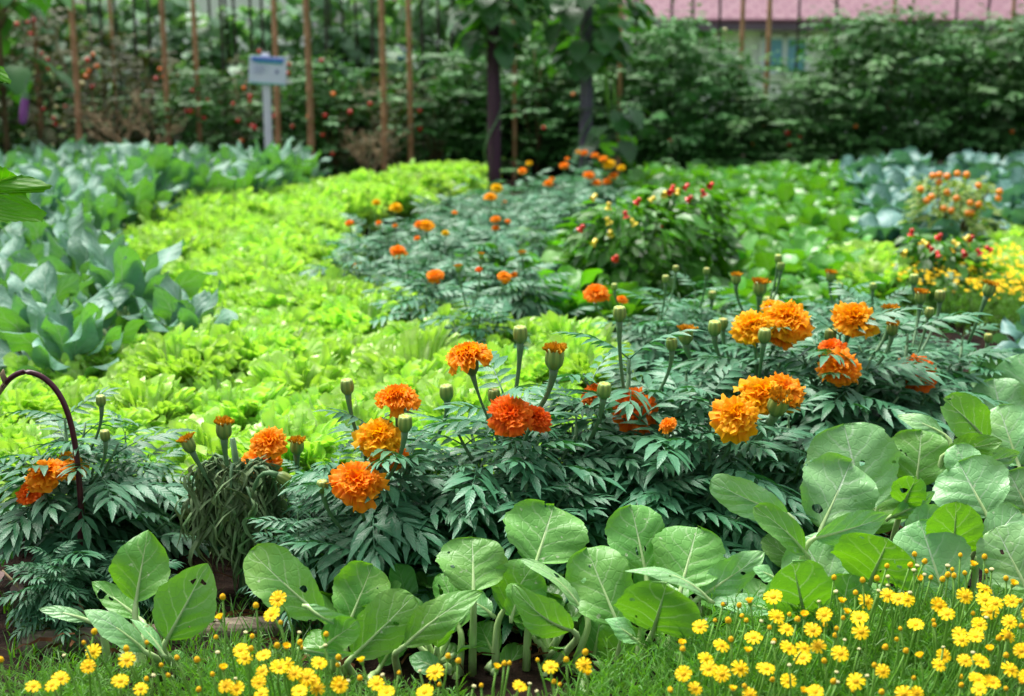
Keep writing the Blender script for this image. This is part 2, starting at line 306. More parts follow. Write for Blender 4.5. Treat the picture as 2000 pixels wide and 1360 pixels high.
# leaf outlines: half width (0..1) along the leaf
def prof_round(v): return np.clip((v ** .55) * np.clip(1 - v, 0, 1) ** .42 * 1.94, 0, 1)
def prof_oval(v): return np.clip(np.sin(PI * np.clip(v, 0, 1) ** .85) ** .75, 0, 1)
def prof_lance(v): return np.clip(np.sin(PI * np.clip(v, 0, 1) ** .8) ** .9, 0, 1)
def arc_leaf(mb, base, az, t0, t1, L, W, cup=.25, wave=.0, prof=prof_oval, nu=7, nv=9, twist=0., pet=0., petr=.003, stem=None, rnd=None):
    """A leaf that leaves `base` at tilt t0 from the vertical and bends to t1; pet = stalk length before the blade."""
    rnd = random.random() if rnd is None else rnd
    base = np.asarray(base, float); ca, sa = math.cos(az), math.sin(az); H = np.array([ca, sa, 0]); Zv = np.array([0, 0, 1.])
    if pet:
        d = H * math.sin(t0) + Zv * math.cos(t0)
        pts = [base + d * pet * f for f in np.linspace(0, 1, 4)]
        (stem if stem is not None else mb).tube(pts, np.linspace(petr * 1.3, petr * .8, 4), 5, rnd)
        base = pts[-1]
    v = np.linspace(0.001, 1, nv); t = t0 + (t1 - t0) * v ** 1.2
    dl = L / (nv - 1); step = H * np.sin(t)[:, None] + Zv * np.cos(t)[:, None]
    mid = base + np.concatenate([[[0, 0, 0]], np.cumsum(step[:-1] * dl, 0)])
    N = -H * np.cos(t)[:, None] + Zv * np.sin(t)[:, None]; X0 = np.array([-sa, ca, 0.])
    tw = twist * v
    X = X0 * np.cos(tw)[:, None] + N * np.sin(tw)[:, None]; N2 = N * np.cos(tw)[:, None] - X0 * np.sin(tw)[:, None]
    u = np.linspace(-1, 1, nu); hw = W / 2 * prof(v)
    ph = random.random() * 6
    off = cup * hw[:, None] * (u ** 2)[None] + wave * W * np.sin(v[:, None] * 11 + np.sign(u)[None] * 2 + ph) * np.abs(u)[None] ** 1.5
    P = mid[:, None] + X[:, None] * (u[None, :] * hw[:, None] * (1 - .15 * abs(cup)))[..., None] + N2[:, None] * off[..., None]
    mb.grid(P, uvA(nv, nu, rnd)); return mid[-1]
def fan_leaf(mb, base, az, t0, t1, Lf, frill, nr=6, nth=28, rnd=None, spread=R(95), wide=1.):
    """A ruffled fan: polar sector growing from base, edge crimped in and out of the blade."""
    rnd = random.random() if rnd is None else rnd
    ca, sa = math.cos(az), math.sin(az); H = np.array([ca, sa, 0]); Zv = np.array([0, 0, 1.]); X0 = np.array([-sa, ca, 0.])
    rho = 1 - (1 - np.linspace(0.03, 1, nr)) ** 1.6; th = np.linspace(-spread, spread, nth)
    p = [random.random() * 6.3 for _ in range(9)]; q = 105 if nth > 200 else 60
    fm = q * th + p[5] + 3.5 * np.sin(6 * th + p[7]) + 2 * np.sin(15 * th)
    Rr = Lf * (.66 + .34 * np.cos(th)) * (1 + .05 * np.sin(5 * th + p[0]) + .035 * np.sin(13 * th + p[1]) + .02 * np.sin(fm) + .014 * np.sin(fm * 2 + 1))
    x = rho[:, None] * Rr * np.sin(th) * wide; y = rho[:, None] * Rr * (np.cos(th) * .60 + .40)
    e = rho[:, None] ** 2.2; e2 = rho[:, None] ** 6; e3 = rho[:, None] ** 3.5; amp = .65 + .35 * np.sin(9 * th + p[8])
    off = frill * Lf * (e * (.42 * np.sin(5 * th + p[2]) + .36 * np.sin(12 * th + p[3] + 1.5 * np.sin(3 * th))) + e2 * (.32 * np.sin(27 * th + p[1] + 2 * np.sin(4 * th))) + e3 * .34 * amp * np.sin(fm)) + .10 * Lf * (np.abs(np.sin(th)) ** 2) * rho[:, None] + .022 * Lf * np.sin(13 * th + 17 * rho[:, None] + p[0]) * rho[:, None] + .014 * Lf * np.sin(31 * th - 23 * rho[:, None]) * rho[:, None]
    y = y + frill * Lf * e2 * (.40 * np.cos(27 * th + p[1] + 2 * np.sin(4 * th) + 1) + 0 * fm) + frill * Lf * e3 * .26 * np.cos(fm + 1); x = x + frill * .30 * Lf * e3 * np.cos(fm + 2.5)
    s = np.clip(y / Lf, 0, 1.1); t = t0 + (t1 - t0) * s ** 1.3
    tm = (t0 + t) / 2
    P = np.asarray(base) + X0 * x[..., None] + (H * np.sin(tm)[..., None] + Zv * np.cos(tm)[..., None]) * y[..., None] + (-H * np.cos(t)[..., None] + Zv * np.sin(t)[..., None]) * off[..., None]
    A = np.zeros(P.shape); A[..., 0] = (th / spread)[None]; A[..., 1] = rho[:, None]; A[..., 2] = rnd
    mb.grid(P, A)

def scatter(poly_px, z, sp, jit=.3, seed=1, rot=0.):
    rg = random.Random(seed); pts = [atz(x, y, z)[:2] for x, y in poly_px]; n = len(pts)
    def inside(p):
        c = False
        for i in range(n):
            a, b = pts[i], pts[i - 1]
            if (a[1] > p[1]) != (b[1] > p[1]) and p[0] < (b[0] - a[0]) * (p[1] - a[1]) / (b[1] - a[1]) + a[0]: c = not c
        return c
    x0, y0 = np.min(pts, 0); x1, y1 = np.max(pts, 0); out = []; j = 0; y = y0 + sp * .3
    while y < y1:
        row = []; x = x0 + (sp / 2 if j % 2 else 0)
        while x < x1 + sp:
            q = (x + rg.uniform(-jit, jit) * sp, y + rg.uniform(-jit, jit) * sp * .8)
            if inside(q): row.append(q)
            x += sp
        if row: out.append(sorted(row))
        y += sp * .88; j += 1
    return out

# ------------------------------------------------------------------ the setting: one sheet of ground, terraced down behind the trellis
def build_ground():
    ys = np.concatenate([np.linspace(-6, .9, 6), np.linspace(1.0, 9.5, 130), np.linspace(10, 18, 12), [30, 60, 150, 600, 2000]])
    xs = np.concatenate([[-2000, -400, -60, -15], np.linspace(-4.5, 4.5, 110), [15, 60, 400, 2000]])
    X, Y = np.meshgrid(xs, ys); Z = np.zeros_like(X)
    for i in range(X.shape[0]):
        for j in range(X.shape[1]):
            x, y = X[i, j], Y[i, j]
            if y < 10: Z[i, j] = .018 * mnoise.noise((x * 9, y * 9, 0)) + .012 * mnoise.noise((x * 25, y * 25, 3)) - .01
            else: Z[i, j] = -1.9 * min(1, (y - 10) / 7) ** 1.1
    mb = MB(); mb.grid(np.stack([X, Y, Z], -1), np.full(X.shape + (3,), .5))
    tag(mb.obj('ground', M['garden_soil']), "dark bare garden soil under and between the planted beds", "ground", kind='structure')
build_ground()

# ------------------------------------------------------------------ house below the terrace
def build_house(name, x0, x1, y, eave, ridge, depth, label, windows, door=None):
    t = thing(name, ((x0 + x1) / 2, y, -1.9), label, "house"); o = np.array(t.location)
    mb = MB(); cx = (x0 + x1) / 2; hw = (x1 - x0) / 2
    mb.box((cx, y + depth / 2, (eave - 1.9) / 2), (hw - .3, depth / 2 - .6, (eave + 1.9) / 2)); mb.obj('wall', M['house_wall'], t, False, o)
    # roof: two tiled slopes with thickness, each in its own flat coordinates for the tile pattern
    half = depth / 2; rise = ridge - eave; sl = math.hypot(half, rise); ang = math.atan2(rise, half)
    for k in (0, 1):
        m2 = MB(); m2.box((0, sl / 2, 0), (hw, sl / 2 + .02, .06)); r = m2.obj('roof_slope', M['roof_tile'], t, False)
        r.location = (cx - o[0], (y if k == 0 else y + depth) - o[1], eave - o[2]); r.rotation_euler = (ang, 0, 0 if k == 0 else PI)
    m3 = MB(); m3.box((cx, y - .03, eave - .12), (hw, .04, .07)); m3.obj('fascia', M['house_trim'], t, False, o)
    for (wx, wz, ww, wh) in windows:
        m4 = MB(); m4.box((wx, y + .56, wz), (ww / 2, .05, wh / 2)); wo = m4.obj('window', M['house_window'], t, False, o)
        m5 = MB()
        for dx in (-ww / 2, 0, ww / 2): m5.box((wx + dx, y + .50, wz), (.04, .04, wh / 2 + .05))
        for dz in (-wh / 2, wh / 2): m5.box((wx, y + .495, wz + dz), (ww / 2 + .05, .035, .04))
        m5.obj('window_frame', M['white_paint'], wo, False, o)
    return t
def hx(px, Y): return (px - 1000) / F_PX * Y
Yh = 30.
build_house('tiled_house', hx(1215, Yh), hx(2250, Yh), Yh, CAM_H + .19, 3.6, 9., "white house with pink tiled roof beyond the bushes, blue window below its eave",
            [(hx(1530, Yh), CAM_H - .50, .95, .75), (hx(1800, Yh), CAM_H - .5, .95, .75)])
build_house('small_house', hx(640, 40.), hx(1090, 40.), 40., 1.55, 4.2, 9., "paler pink roofed house further off behind the bamboo poles", [(hx(760, 40.), -.2, 1.2, .9)])
build_house('white_house', hx(150, 34.), hx(580, 34.), 34., 3.2, 5.4, 9., "tall white walled building glimpsed through the bean leaves above the sign", [])

# ------------------------------------------------------------------ trellis plants, poles, canes
def leaf_proto(n=3, L=1., W=.5, prof=prof_lance, fold=.25, droop=.25):
    v = np.linspace(.001, 1, n + 1); u = np.array([-1, 0, 1.]); hw = W / 2 * prof(v)
    hw[-1] = .02 * W; P = np.zeros((n + 1, 3, 3)); P[..., 0] = u * hw[:, None]; P[..., 1] = v[:, None] * L; P[..., 2] = fold * np.abs(u) * hw[:, None] - droop * L * v[:, None] ** 2
    return P, uvA(n + 1, 3, 0)
def put(mb, proto, pos, Rm, s, rnd):
    P, A = proto; A = A.copy(); A[..., 2] = rnd; mb.grid(pos + (P * s) @ Rm.T, A)
LP_SMALL = leaf_proto(3, 1., .55); LP_HEART = leaf_proto(4, 1., .9, prof_oval, .2, .35)
def rand_dir(rg, lo=-.4, hi=.5):
    a = rg.uniform(0, 2 * PI); z = rg.uniform(lo, hi); c = math.sqrt(1 - z * z); return np.array([c * math.cos(a), c * math.sin(a), z])
def bush_mesh(seed, n, size, proto, H=1., Rx=.24, hole=.0, leaflets=5, zmin=.05, ncl=17):
    """Foliage gathered in rounded clumps with gaps between them."""
    rg = random.Random(seed); mb = MB(); cl = []
    for c in range(ncl):
        z = zmin + (1 - zmin) * (c + .6) / ncl; a = c * 2.39996 + rg.uniform(-.5, .5); r = Rx * rg.uniform(.35, .85) * (1 - .5 * z ** 3); cl.append((r * math.cos(a), r * math.sin(a), min(z, .93) * H, rg.uniform(.6, 1.15)))
    for i in range(n):
        c = cl[i % ncl]; o = rand_dir(rg, -1, 1); rr = (.35 + .65 * rg.random() ** .5) * c[3]; p = np.array(c[:3]) + o * rr * np.array([Rx * .52, Rx * .52, .085 * H]); p[2] = max(p[2], .02)
        d = nrm(o * np.array([1, 1, .5]) + np.array([p[0], p[1], -.05]) * 2 + .5 * rand_dir(rg)); rnd = rg.random(); s = size * rg.uniform(.7, 1.3)
        for k in range(leaflets):
            if leaflets == 1: dd, pp = d, p
            else:
                side = (-1) ** k; along = (k // 2 + .6) * .8
                fr = frame(d, np.array([0, 0, 1.])); dd = nrm(d * .7 + fr[:, 0] * side) if k < leaflets - 1 else d; pp = p + d * s * along
            put(mb, proto, pp, frame(dd + np.array([0, 0, -.35]) + .3 * rand_dir(rg), o + np.array([0, 0, .6]) + .6 * rand_dir(rg)), s, rnd)
    return mb
def stems_mesh(seed, n, H, Rx, r=.006):
    rg = random.Random(seed); mb = MB()
    for i in range(n):
        a = rg.uniform(0, 6.28); q = Rx * rg.uniform(.2, .8)
        mb.tube(bez([(0, 0, -.02), (q * .3 * math.cos(a), q * .3 * math.sin(a), H * .4), (q * math.cos(a), q * math.sin(a), H * rg.uniform(.6, .98))], 6), np.linspace(r, r * .4, 6), 5)
    return mb
KIND = {}
def kinds():
    for key, mat, stem, kw in (
        ('tomato_dense', 'tomato_leaf', 'green_stem', dict(n=560, size=.040, proto=LP_SMALL, Rx=.27, ncl=15)),
        ('tomato_mid', 'tomato_leaf', 'woody_stem', dict(n=260, size=.042, proto=LP_SMALL, Rx=.26, ncl=20)),
        ('tomato_old', 'tomato_leaf_old', 'dry_twig', dict(n=190, size=.038, proto=LP_SMALL, Rx=.26, zmin=.12, ncl=26)),
        ('bean', 'bean_leaf', 'green_stem', dict(n=430, size=.075, proto=LP_HEART, Rx=.27, leaflets=1)),
    ):
        KIND[key] = [(bush_mesh(s, **kw).mesh('foliage', M[mat]), stems_mesh(s, 5, 1., kw['Rx']).mesh('stem', M[stem])) for s in (1, 12, 23)]
kinds()
def ico(r=1., squash=1., n=8):
    mb = MB(); mb.lathe([(math.sin(t) * r, -math.cos(t) * r * squash) for t in np.linspace(0.001, PI - .001, n)], 10); return mb
FRUIT = {k: ico(1., .9).mesh('fruit', M[m]) for k, m in (('r', 'tomato_red'), ('o', 'tomato_orange'), ('y', 'tomato_pale'))}
trellis = []
def trellis_plant(name, key, px, Y, ytop, label, cat, group, wide=1.):
    x = hx(px, Y); H = CAM_H + (HORIZON - ytop) * Y / F_PX; t = thing(name, (x, Y, 0), label, cat, group)
    i = len(trellis); fm, sm = KIND[key][i % 3]
    for nm, me in (('foliage', fm), ('stem', sm)):
        o = link(nm, me, t); o.scale = (wide, wide, H); o.rotation_euler = (0, 0, i * 2.1)
    trellis.append((t, x, Y, px)); return t
def trow(tail, specs, name, cat, group, desc):
    for i, (key, px, Y, yt, wd) in enumerate(specs):
        trellis_plant(name, key, px, Y, yt, f"{desc.get(key, 'leafy plant')}, {ORD[i]} from the left {tail}", cat, group, wd)
DES = {'tomato_old': "thin browning tomato plant", 'tomato_mid': "dark green tomato plant", 'tomato_dense': "bushy green tomato plant"}
front = [('tomato_mid', -20, 7.4, 10, 1.), ('tomato_old', 95, 7.5, 0, 1.), ('tomato_old', 200, 7.5, 50, 1.), ('tomato_old', 300, 7.5, 90, .9), ('tomato_dense', 405, 7.35, 130, .75), ('tomato_old', 480, 7.6, 120, 1.),
         ('tomato_mid', 575, 7.5, 105, .9), ('tomato_mid', 660, 7.5, 120, 1.), ('tomato_old', 765, 7.4, 140, .9), ('tomato_mid', 850, 7.5, 90, 1.1), ('tomato_dense', 920, 7.7, 110, .9), ('tomato_mid', 1050, 7.6, 60, 1.1), ('tomato_dense', 1110, 7.8, 70, 1.),
         ('tomato_dense', 1230, 7.6, 62, 1.0), ('tomato_dense', 1320, 7.4, 30, 1.05), ('tomato_dense', 1410, 7.4, 100, .9), ('tomato_dense', 1490, 7.3, 175, 1.), ('tomato_dense', 1570, 7.4, 140, .95), ('tomato_dense', 1650, 7.5, 22, 1.05), ('tomato_dense', 1745, 7.4, 20, 1.1), ('tomato_dense', 1845, 7.5, 62, 1.1), ('tomato_dense', 1940, 7.4, 28, 1.1), ('tomato_dense', 2040, 7.5, 20, 1.1)]
trow("in the front trellis row", front, 'tomato_plant', "tomato plant", "tomato plants along the front trellis row", DES)
back = [(k, px, 8.25 + .12 * math.sin(px), yt, 1.15) for k, px, yt in
        [('bean', -10, -60), ('bean', 110, -40), ('bean', 215, -20), ('bean', 330, -30), ('bean', 425, 20), ('bean', 520, 10), ('bean', 615, -40), ('bean', 710, -30), ('bean', 805, -30), ('bean', 890, -60), ('bean', 990, -30), ('bean', 1090, -20), ('bean', 1180, 10)]]
trow("behind the poles", back, 'bean_plant', "bean plant", "pale climbing bean plants behind the tomatoes", {'bean': "pale broad leaved bean plant"})
low = [('tomato_mid', px, 7.95 + .1 * math.sin(px * 2), 170, 1.25) for px in range(-20, 1200, 105)] + [('tomato_dense', px, 8.1, yt, 1.25) for px, yt in ((1270, 60), (1375, 110), (1470, 210), (1580, 195), (1690, 60), (1800, 60), (1900, 70), (2010, 60))]
trow("of the shaded middle row", low, 'tomato_plant', "tomato plant", "tomato plants in the shaded middle trellis row", DES)

fr = [(59, 14, 'r'), (54, 44, 'r'), (68, 40, 'r'), (33, 47, 'r'), (60, 67, 'r'), (182, 107, 'o'), (171, 117, 'r'), (189, 130, 'o'), (174, 139, 'o'), (96, 135, 'r'), (82, 105, 'r'), (93, 117, 'r'), (180, 170, 'r'), (168, 149, 'o'), (161, 163, 'y'), (85, 213, 'r'), (105, 231, 'r'), (108, 243, 'r'), (12, 269, 'r'), (115, 175, 'y'), (127, 208, 'r'), (312, 135, 'o'), (319, 150, 'o'), (305, 154, 'r'), (347, 146, 'r'), (375, 177, 'r'), (364, 217, 'r'), (372, 218, 'r'), (406, 196, 'r'), (399, 231, 'r'), (465, 236, 'r'), (497, 250, 'r'), (492, 247, 'r'), (488, 189, 'r'), (488, 198, 'r'), (506, 101, 'r'), (565, 126, 'r'), (562, 144, 'r'), (537, 228, 'r'), (476, 172, 'o'), (455, 203, 'r'), (602, 228, 'o'), (571, 247, 'r'), (471, 275, 'o'), (466, 287, 'o'), (611, 282, 'r'), (630, 264, 'r'), (635, 226, 'r'), (649, 301, 'r'), (628, 119, 'r'), (684, 219, 'r'), (651, 184, 'o'), (723, 203, 'r'), (683, 219, 'r'), (820, 252, 'r'), (820, 217, 'r'), (1310, 278, 'r'), (1309, 277, 'r'), (1538, 260, 'r'), (1561, 268, 'r'), (1472, 280, 'o'), (1541, 283, 'r'), (1671, 247, 'o'), (1976, 257, 'o'), (1416, 58, 'y'), (1119, 185, 'o'), (1062, 250, 'r'), (1256, 228, 'y'), (125, 245, 'y'), (102, 284, 'y'), (45, 265, 'y'), (110, 209, 'y')]
def add_fruits():
    for px, py, c in fr:
        Y = 7.22; p = at(px, py, Y); t = min([q for q in trellis if q[2] < 7.85], key=lambda q: abs(q[1] - p[0]))[0]
        o = link('tomato', FRUIT[c], t); o.location = Vector(p) - t.location; s = random.uniform(.010, .0145); o.scale = (s, s, s)
add_fruits()
def pole_mesh(H, r, bamboo):
    mb = MB(); n = 15 if bamboo else 6; zs = np.linspace(-.05, H, n); pts = [(0.004 * math.sin(z * 3), .004 * math.cos(z * 2.3), z) for z in zs]
    P = []; Rr = []
    for i, p in enumerate(pts):
        k = 1 - .25 * i / n
        if bamboo:
            for dz, f in ((-.012, 1.), (-.004, 1.13), (.004, 1.13), (.012, .99)): P.append((p[0], p[1], p[2] + dz)); Rr.append(r * k * f)
        else: P.append(p); Rr.append(r * k)
    return mb.tube(P, Rr, 8, .5)
def poles():
    bm_ = pole_mesh(1.75, .0155, True).mesh('bamboo_pole', M['bamboo']); cm = pole_mesh(1.7, .008, False).mesh('dark_cane', M['dark_cane'])
    spec = [(160, 162, 7.15, 1.05), (333, 332, 7.2, .95), (394, 394, 7.3, .85), (545, 549, 7.2, .95), (610, 604, 7.0, 1.05), (752, 751, 7.15, 1.), (803, 802, 7.25, .9), (87, 85, 7.45, .85), (1005, 999, 7.5, .8), (1207, 1204, 7.4, .8), (1438, 1441, 7.75, .9), (1487, 1493, 7.62, .95), (1726, 1727, 7.6, .8), (1953, 1951, 7.55, .8), (236, 240, 7.6, .7)]
    near = ["left of the fruiting browning tomatoes", "with its foot behind the tallest kale leaf", "rising behind the small green tomato bush", "just right of the white sign", "thick one leaning right of the sign", "before the dark bushes, left of a pair", "right one of the pair by the dark bushes", "by the eggplant plant", "just right of the dark purple post", "behind the hanging bean pods", "left of the gap showing the house", "before the gap showing the house", "half buried in the tall right bushes", "near the right end of the bushes", "half hidden among the left browning stems"]
    for (xb, xt, Y, s), n in zip(spec, near):
        o = link('bamboo_pole', bm_); o.location = (hx(xb, Y), Y, 0); o.scale = (s, s, 1); o.rotation_euler = (random.uniform(-.02, .02), (xt - xb) / 300. * .3, random.random() * 6)
        o.rotation_euler.z = 0
        tag(o, f"tan bamboo pole {n}", "pole", "bamboo poles of the trellis")
    cs = [12, 191, 213, 247, 276, 305, 422, 445, 460, 472, 499, 525, 640, 655, 680, 705, 729, 828, 855, 882, 1075, 1235, 1300, 1340, 1395, 1540, 1620, 1850, 1900]
    for i, px in enumerate(cs):
        Y = 7.75 + .25 * math.sin(px); o = link('garden_cane', cm); o.location = (hx(px, Y), Y, 0); o.rotation_euler = (random.uniform(-.02, .02), random.uniform(-.02, .02), 0)
        tag(o, f"thin dark cane, {ORD[i]} from the left among the trellis plants", "cane", "thin dark canes among the trellis plants")
poles()
def dry_branches(name, px, py, Y, H, seed, label):
    rg = random.Random(seed); p = at(px, py, Y); t = thing(name, (p[0], Y, 0), label, "dry plant"); mb = MB()
    def br(a, d, L, r, lev):
        b = a + nrm(d) * L; mb.tube(bez([a, (a + b) / 2 + rand_dir(rg) * L * .12, b], 5), np.linspace(r, r * .6, 5), 5)
        if lev:
            for _ in range(3): br(a + (b - a) * rg.uniform(.4, 1), nrm(nrm(d) + .9 * rand_dir(rg, -.2, .6)), L * rg.uniform(.5, .75), r * .6, lev - 1)
    for k in range(4): br(np.array([0, 0, 0.]), np.array([rg.uniform(-.8, .8), rg.uniform(-.2, .2), 1.]), H * .45, .007, 3)
    mb.obj('twigs', M['dry_twig'], t)
dry_branches('dry_bush', 270, 300, 6.9, .62, 3, "leafless pale brown branching dead plant behind the kale")
dry_branches('dry_bush', 725, 330, 7.1, .40, 5, "small leafless dead plant between the poles behind the lettuces")

# sign
def build_sign():
    Y = 6.9; b = at(526, 320, Y); t = thing('garden_sign', (b[0], Y, 0), "white plant label sign with blue and green bands on a white post", "sign"); o = np.array(t.location)
    top = at(527, 103, Y); mb = MB(); mb.box((b[0], Y, top[2] / 2 - .03), (.0175, .010, top[2] / 2 + .03)); m = mb.obj('post', M['white_paint'], t, False, o)
    c = at(524, 138, Y); k = mpp(Y); brd = MB(); brd.box((0, 0, 0), (35 * k, .006, 26 * k)); bo = brd.obj('board', M['sign_face'], t, False)
    bo.location = Vector(c) - t.location + Vector((0, -.0175, 0)); bo.rotation_euler = (0, R(4), 0)
    def strip(nm, z, h, wd, mat, x=0, dy=-.0075):
        q = MB(); q.box((x * k, dy, z * k), (wd * k, .0015, h * k)); q.obj(nm, M[mat], bo, False)
    strip('header_band', 21.5, 3.2, 30, 'sign_blue'); strip('wave_band', 16.3, 1.9, 28.5, 'sign_teal'); strip('lower_wave_band', 13.6, .8, 24, 'sign_green', 3)
    strip('footer_band', -24.2, 1.6, 34, 'sign_green')
    q = MB()
    for i, (z, wd, x) in enumerate(((8, 10, -15), (4.5, 14, -11), (1, 9, -16), (-2.5, 13, -12), (-6, 8, -17))): q.box((x * k, -.0074, z * k), (wd * k, .0012, .5 * k))
    q.obj('text_lines', M['sign_ink'], bo, False)
    q = MB(); q.box((18 * k, -.0074, -1 * k), (3 * k, .0012, 2.6 * k)); q.box((18 * k, -.0076, -1 * k), (1.2 * k, .0013, 4 * k)); q.obj('dark_mark', M['sign_mark'], bo, False)
build_sign()
# posts with climbers
def post(px, pyb, Y, r, mat, label):
    b = at(px, pyb, Y); mb = MB(); pts = [(b[0] + .004 * math.sin(i), Y, z) for i, z in enumerate(np.linspace(-.05, 1.7, 9))]; mb.tube(pts, r * np.array([1.05, .98, 1.02, .97, 1, .96, 1, .95, .97]), 10)
    tag(mb.obj('wooden_post', M[mat], None, True, (b[0], Y, 0)), label, "post").location = (b[0], Y, 0); return b[0]
px1 = post(964, 330, 6.3, .030, 'dark_post', "dark purplish wooden post beside the end of the lettuce bed")
px2 = post(1143, 290, 6.5, .030, 'grey_post', "weathered grey wooden post wrapped by the climber with hanging pods")
def climber(x, Y, z0, z1, rad, n, size, seed, label, pods=0):
    rg = random.Random(seed); t = thing('climbing_vine', (x, Y, 0), label, "climbing plant"); mb = MB(); st = MB()
    st.tube([(.04 * math.cos(a), -.0 + .04 * math.sin(a), z) for a, z in zip(np.linspace(0, 16, 40), np.linspace(0, z1, 40))], .004, 5)
    for i in range(n):
        z = rg.uniform(z0, z1); a = rg.uniform(0, 6.28); f = .4 + .6 * min(1, (z - z0) / .25); q = rad * f * math.sqrt(rg.uniform(.1, 1)); p = np.array([q * math.cos(a), q * math.sin(a), z])
        st.tube([p * np.array([.1, .1, 1]), p], .002, 4)
        put(mb, LP_HEART, p, frame(np.array([math.cos(a), math.sin(a), rg.uniform(-1.1, .0)]), np.array([math.cos(a) * .4, math.sin(a) * .4, 1])), size * rg.uniform(.7, 1.25), rg.random())
    mb.obj('foliage', M['yam_leaf'], t); st.obj('stem', M['green_stem'], t)
    for k in range(pods):
        q = MB(); a = rg.uniform(-1.2, .6); bx = .07 + .05 * rg.random(); zz = rg.uniform(.55, .68); q.tube([(bx, -.04 + .02 * k, zz), (bx + .005, -.04 + .02 * k, zz - .12), (bx + .012, -.035 + .02 * k, zz - .26)], [.003, .006, .002], 6); q.obj('pod', M['bright_stem'], t)
climber(px1, 6.3, .66, 1.15, .19, 150, .09, 4, "dark leafy vine crowning the purplish post")
climber(px2, 6.5, .62, 1.12, .26, 160, .105, 9, "broad leaved vine with long pods hanging around the grey post", 4)
climber(hx(1185, 6.45), 6.45, .10, .42, .14, 34, .10, 11, "low pale climber beside the foot of the grey post")

# eggplant plant at the left edge
def eggplant():
    Y = 6.3; p = at(5, 200, Y); t = thing('eggplant_plant', (p[0], Y, 0), "eggplant plant at the left edge with one purple fruit hanging", "eggplant plant"); o = np.array(t.location)
    rg = random.Random(5); mb = MB(); st = MB()
    for k in range(46):
        z = rg.uniform(.5, 1.15); a = rg.uniform(0, 6.28); q = rg.uniform(.08, .24); b = np.array([q * math.cos(a), q * math.sin(a), z]); st.tube(bez([(0, 0, z - .15), (b[0] * .6, b[1] * .6, z), b], 4), .004, 5)
        put(mb, LP_HEART, b, frame(np.array([math.cos(a), math.sin(a), -.5]), np.array([0, 0, 1.])), rg.uniform(.12, .19), rg.random())
    st.tube([(0, 0, -.02), (.01, 0, .6), (0, .01, 1.1)], [.012, .01, .005], 6)
    mb.obj('foliage', M['tomato_leaf'], t); st.obj('stem', M['woody_stem'], t)
    c = at(47, 212, Y - .32); L = .135; e = MB(); e.lathe([(.001, -L / 2), (.012, -L / 2 + .006), (.018, -L * .3), (.019, -.02), (.017, .03), (.012, L * .42), (.001, L / 2)], 12)
    eo = e.obj('eggplant', M['eggplant_skin'], t); eo.location = Vector(c) - t.location; eo.rotation_euler = (0, R(9), 0)
    cp = MB(); cp.lathe([(.016, L * .30), (.0155, L * .42), (.005, L * .53), (.004, L * .9), (.001, L * .95)], 10, 5, .15); cp.obj('calyx', M['green_stem'], eo)
eggplant()

# ------------------------------------------------------------------ vegetable beds (rosettes)
def rosette(seed, n, L, W, t_in, t_out, bend, pet, cup, wave, prof, nu=7, nv=9, petr=.004, tw=.3, stem_h=.0):
    rg = random.Random(seed); random.seed(seed); mb = MB(); st = MB()
    for i in range(n):
        f = (i + .5) / n; az = i * 2.39996 + rg.uniform(-.3, .3); t0 = t_in + (t_out - t_in) * f + rg.uniform(-.1, .1)
        k = .6 + .4 * math.sin(PI * min(1, f * .75 + .2)); k *= rg.uniform(.85, 1.15)
        arc_leaf(mb, (0, 0, stem_h * (1 - f)), az, t0, t0 + bend * rg.uniform(.5, 1.4), L * k, W * k, cup * rg.uniform(.3, 1.6), wave, prof, nu, nv, rg.uniform(-tw, tw), pet * k, petr, st)
    return mb, st
def proto_set(name, label, cat, group, leafm, stemm, seeds, leafname='leaves', stemname='stalks', **kw):
    out = []
    for s in seeds:
        t = bpy.data.objects.new(name, None); t['label'] = label; t['category'] = cat; t['group'] = group
        mb, st = rosette(s, **kw)
        a = bpy.data.objects.new(leafname, mb.mesh(leafname, M[leafm])); a.parent = t
        if st.n: b = bpy.data.objects.new(stemname, st.mesh(stemname, M[stemm])); b.parent = t
        out.append(t)
    return out
def plant_rows(protos, rows, lab, smin=.85, smax=1.15, seed=3, frm="nearest", group=None):
    rg = random.Random(seed); k = 0
    for r, row in enumerate(rows):
        for c, (x, y) in enumerate(row):
            s = rg.uniform(smin, smax); z = 0
            copy_tree(protos[k % len(protos)], (x, y, z), rg.uniform(0, 6.28), (s, s, s * rg.uniform(.92, 1.08)), lab(r, c, len(row)), group); k += 1
# lettuces
def lettuce(seed, hi):
    rg = random.Random(seed); random.seed(seed); mb = MB(); n = 17
    for i in range(n):
        f = (i + .5) / n; az = i * 2.39996 + rg.uniform(-.2, .2); t0 = .12 + .92 * f; L = (.075 + .05 * math.sin(PI * (.25 + f * .5))) * rg.uniform(.85, 1.12)
        fan_leaf(mb, (0, 0, .006), az, t0, t0 + rg.uniform(.15, .75), L, .20, 13 if hi else 8, 380 if hi else 170, None, R(88), .85)
    return mb.mesh('leaves', M['lettuce_leaf'])
LET = [[], []]
for hi in (0, 1):
    for s in range(5 if hi else 4):
        t = bpy.data.objects.new('lettuce', None); t['category'] = 'lettuce'; a = bpy.data.objects.new('leaves', lettuce(40 + s + 10 * hi, hi)); a.parent = t; LET[hi].append(t)
bed = scatter([(-90, 1060), (-90, 740), (60, 690), (230, 660), (380, 690), (400, 560), (240, 470), (250, 430), (430, 370), (600, 345), (950, 322), (930, 345), (640, 415), (630, 470), (750, 560), (860, 600), (1000, 600), (1170, 660), (1150, 780), (900, 900), (560, 1060)], .13, .150, .22, 5)
bed = [[p for p in row if p[1] > 1.99] for row in bed]; bed = [row for row in bed if row]
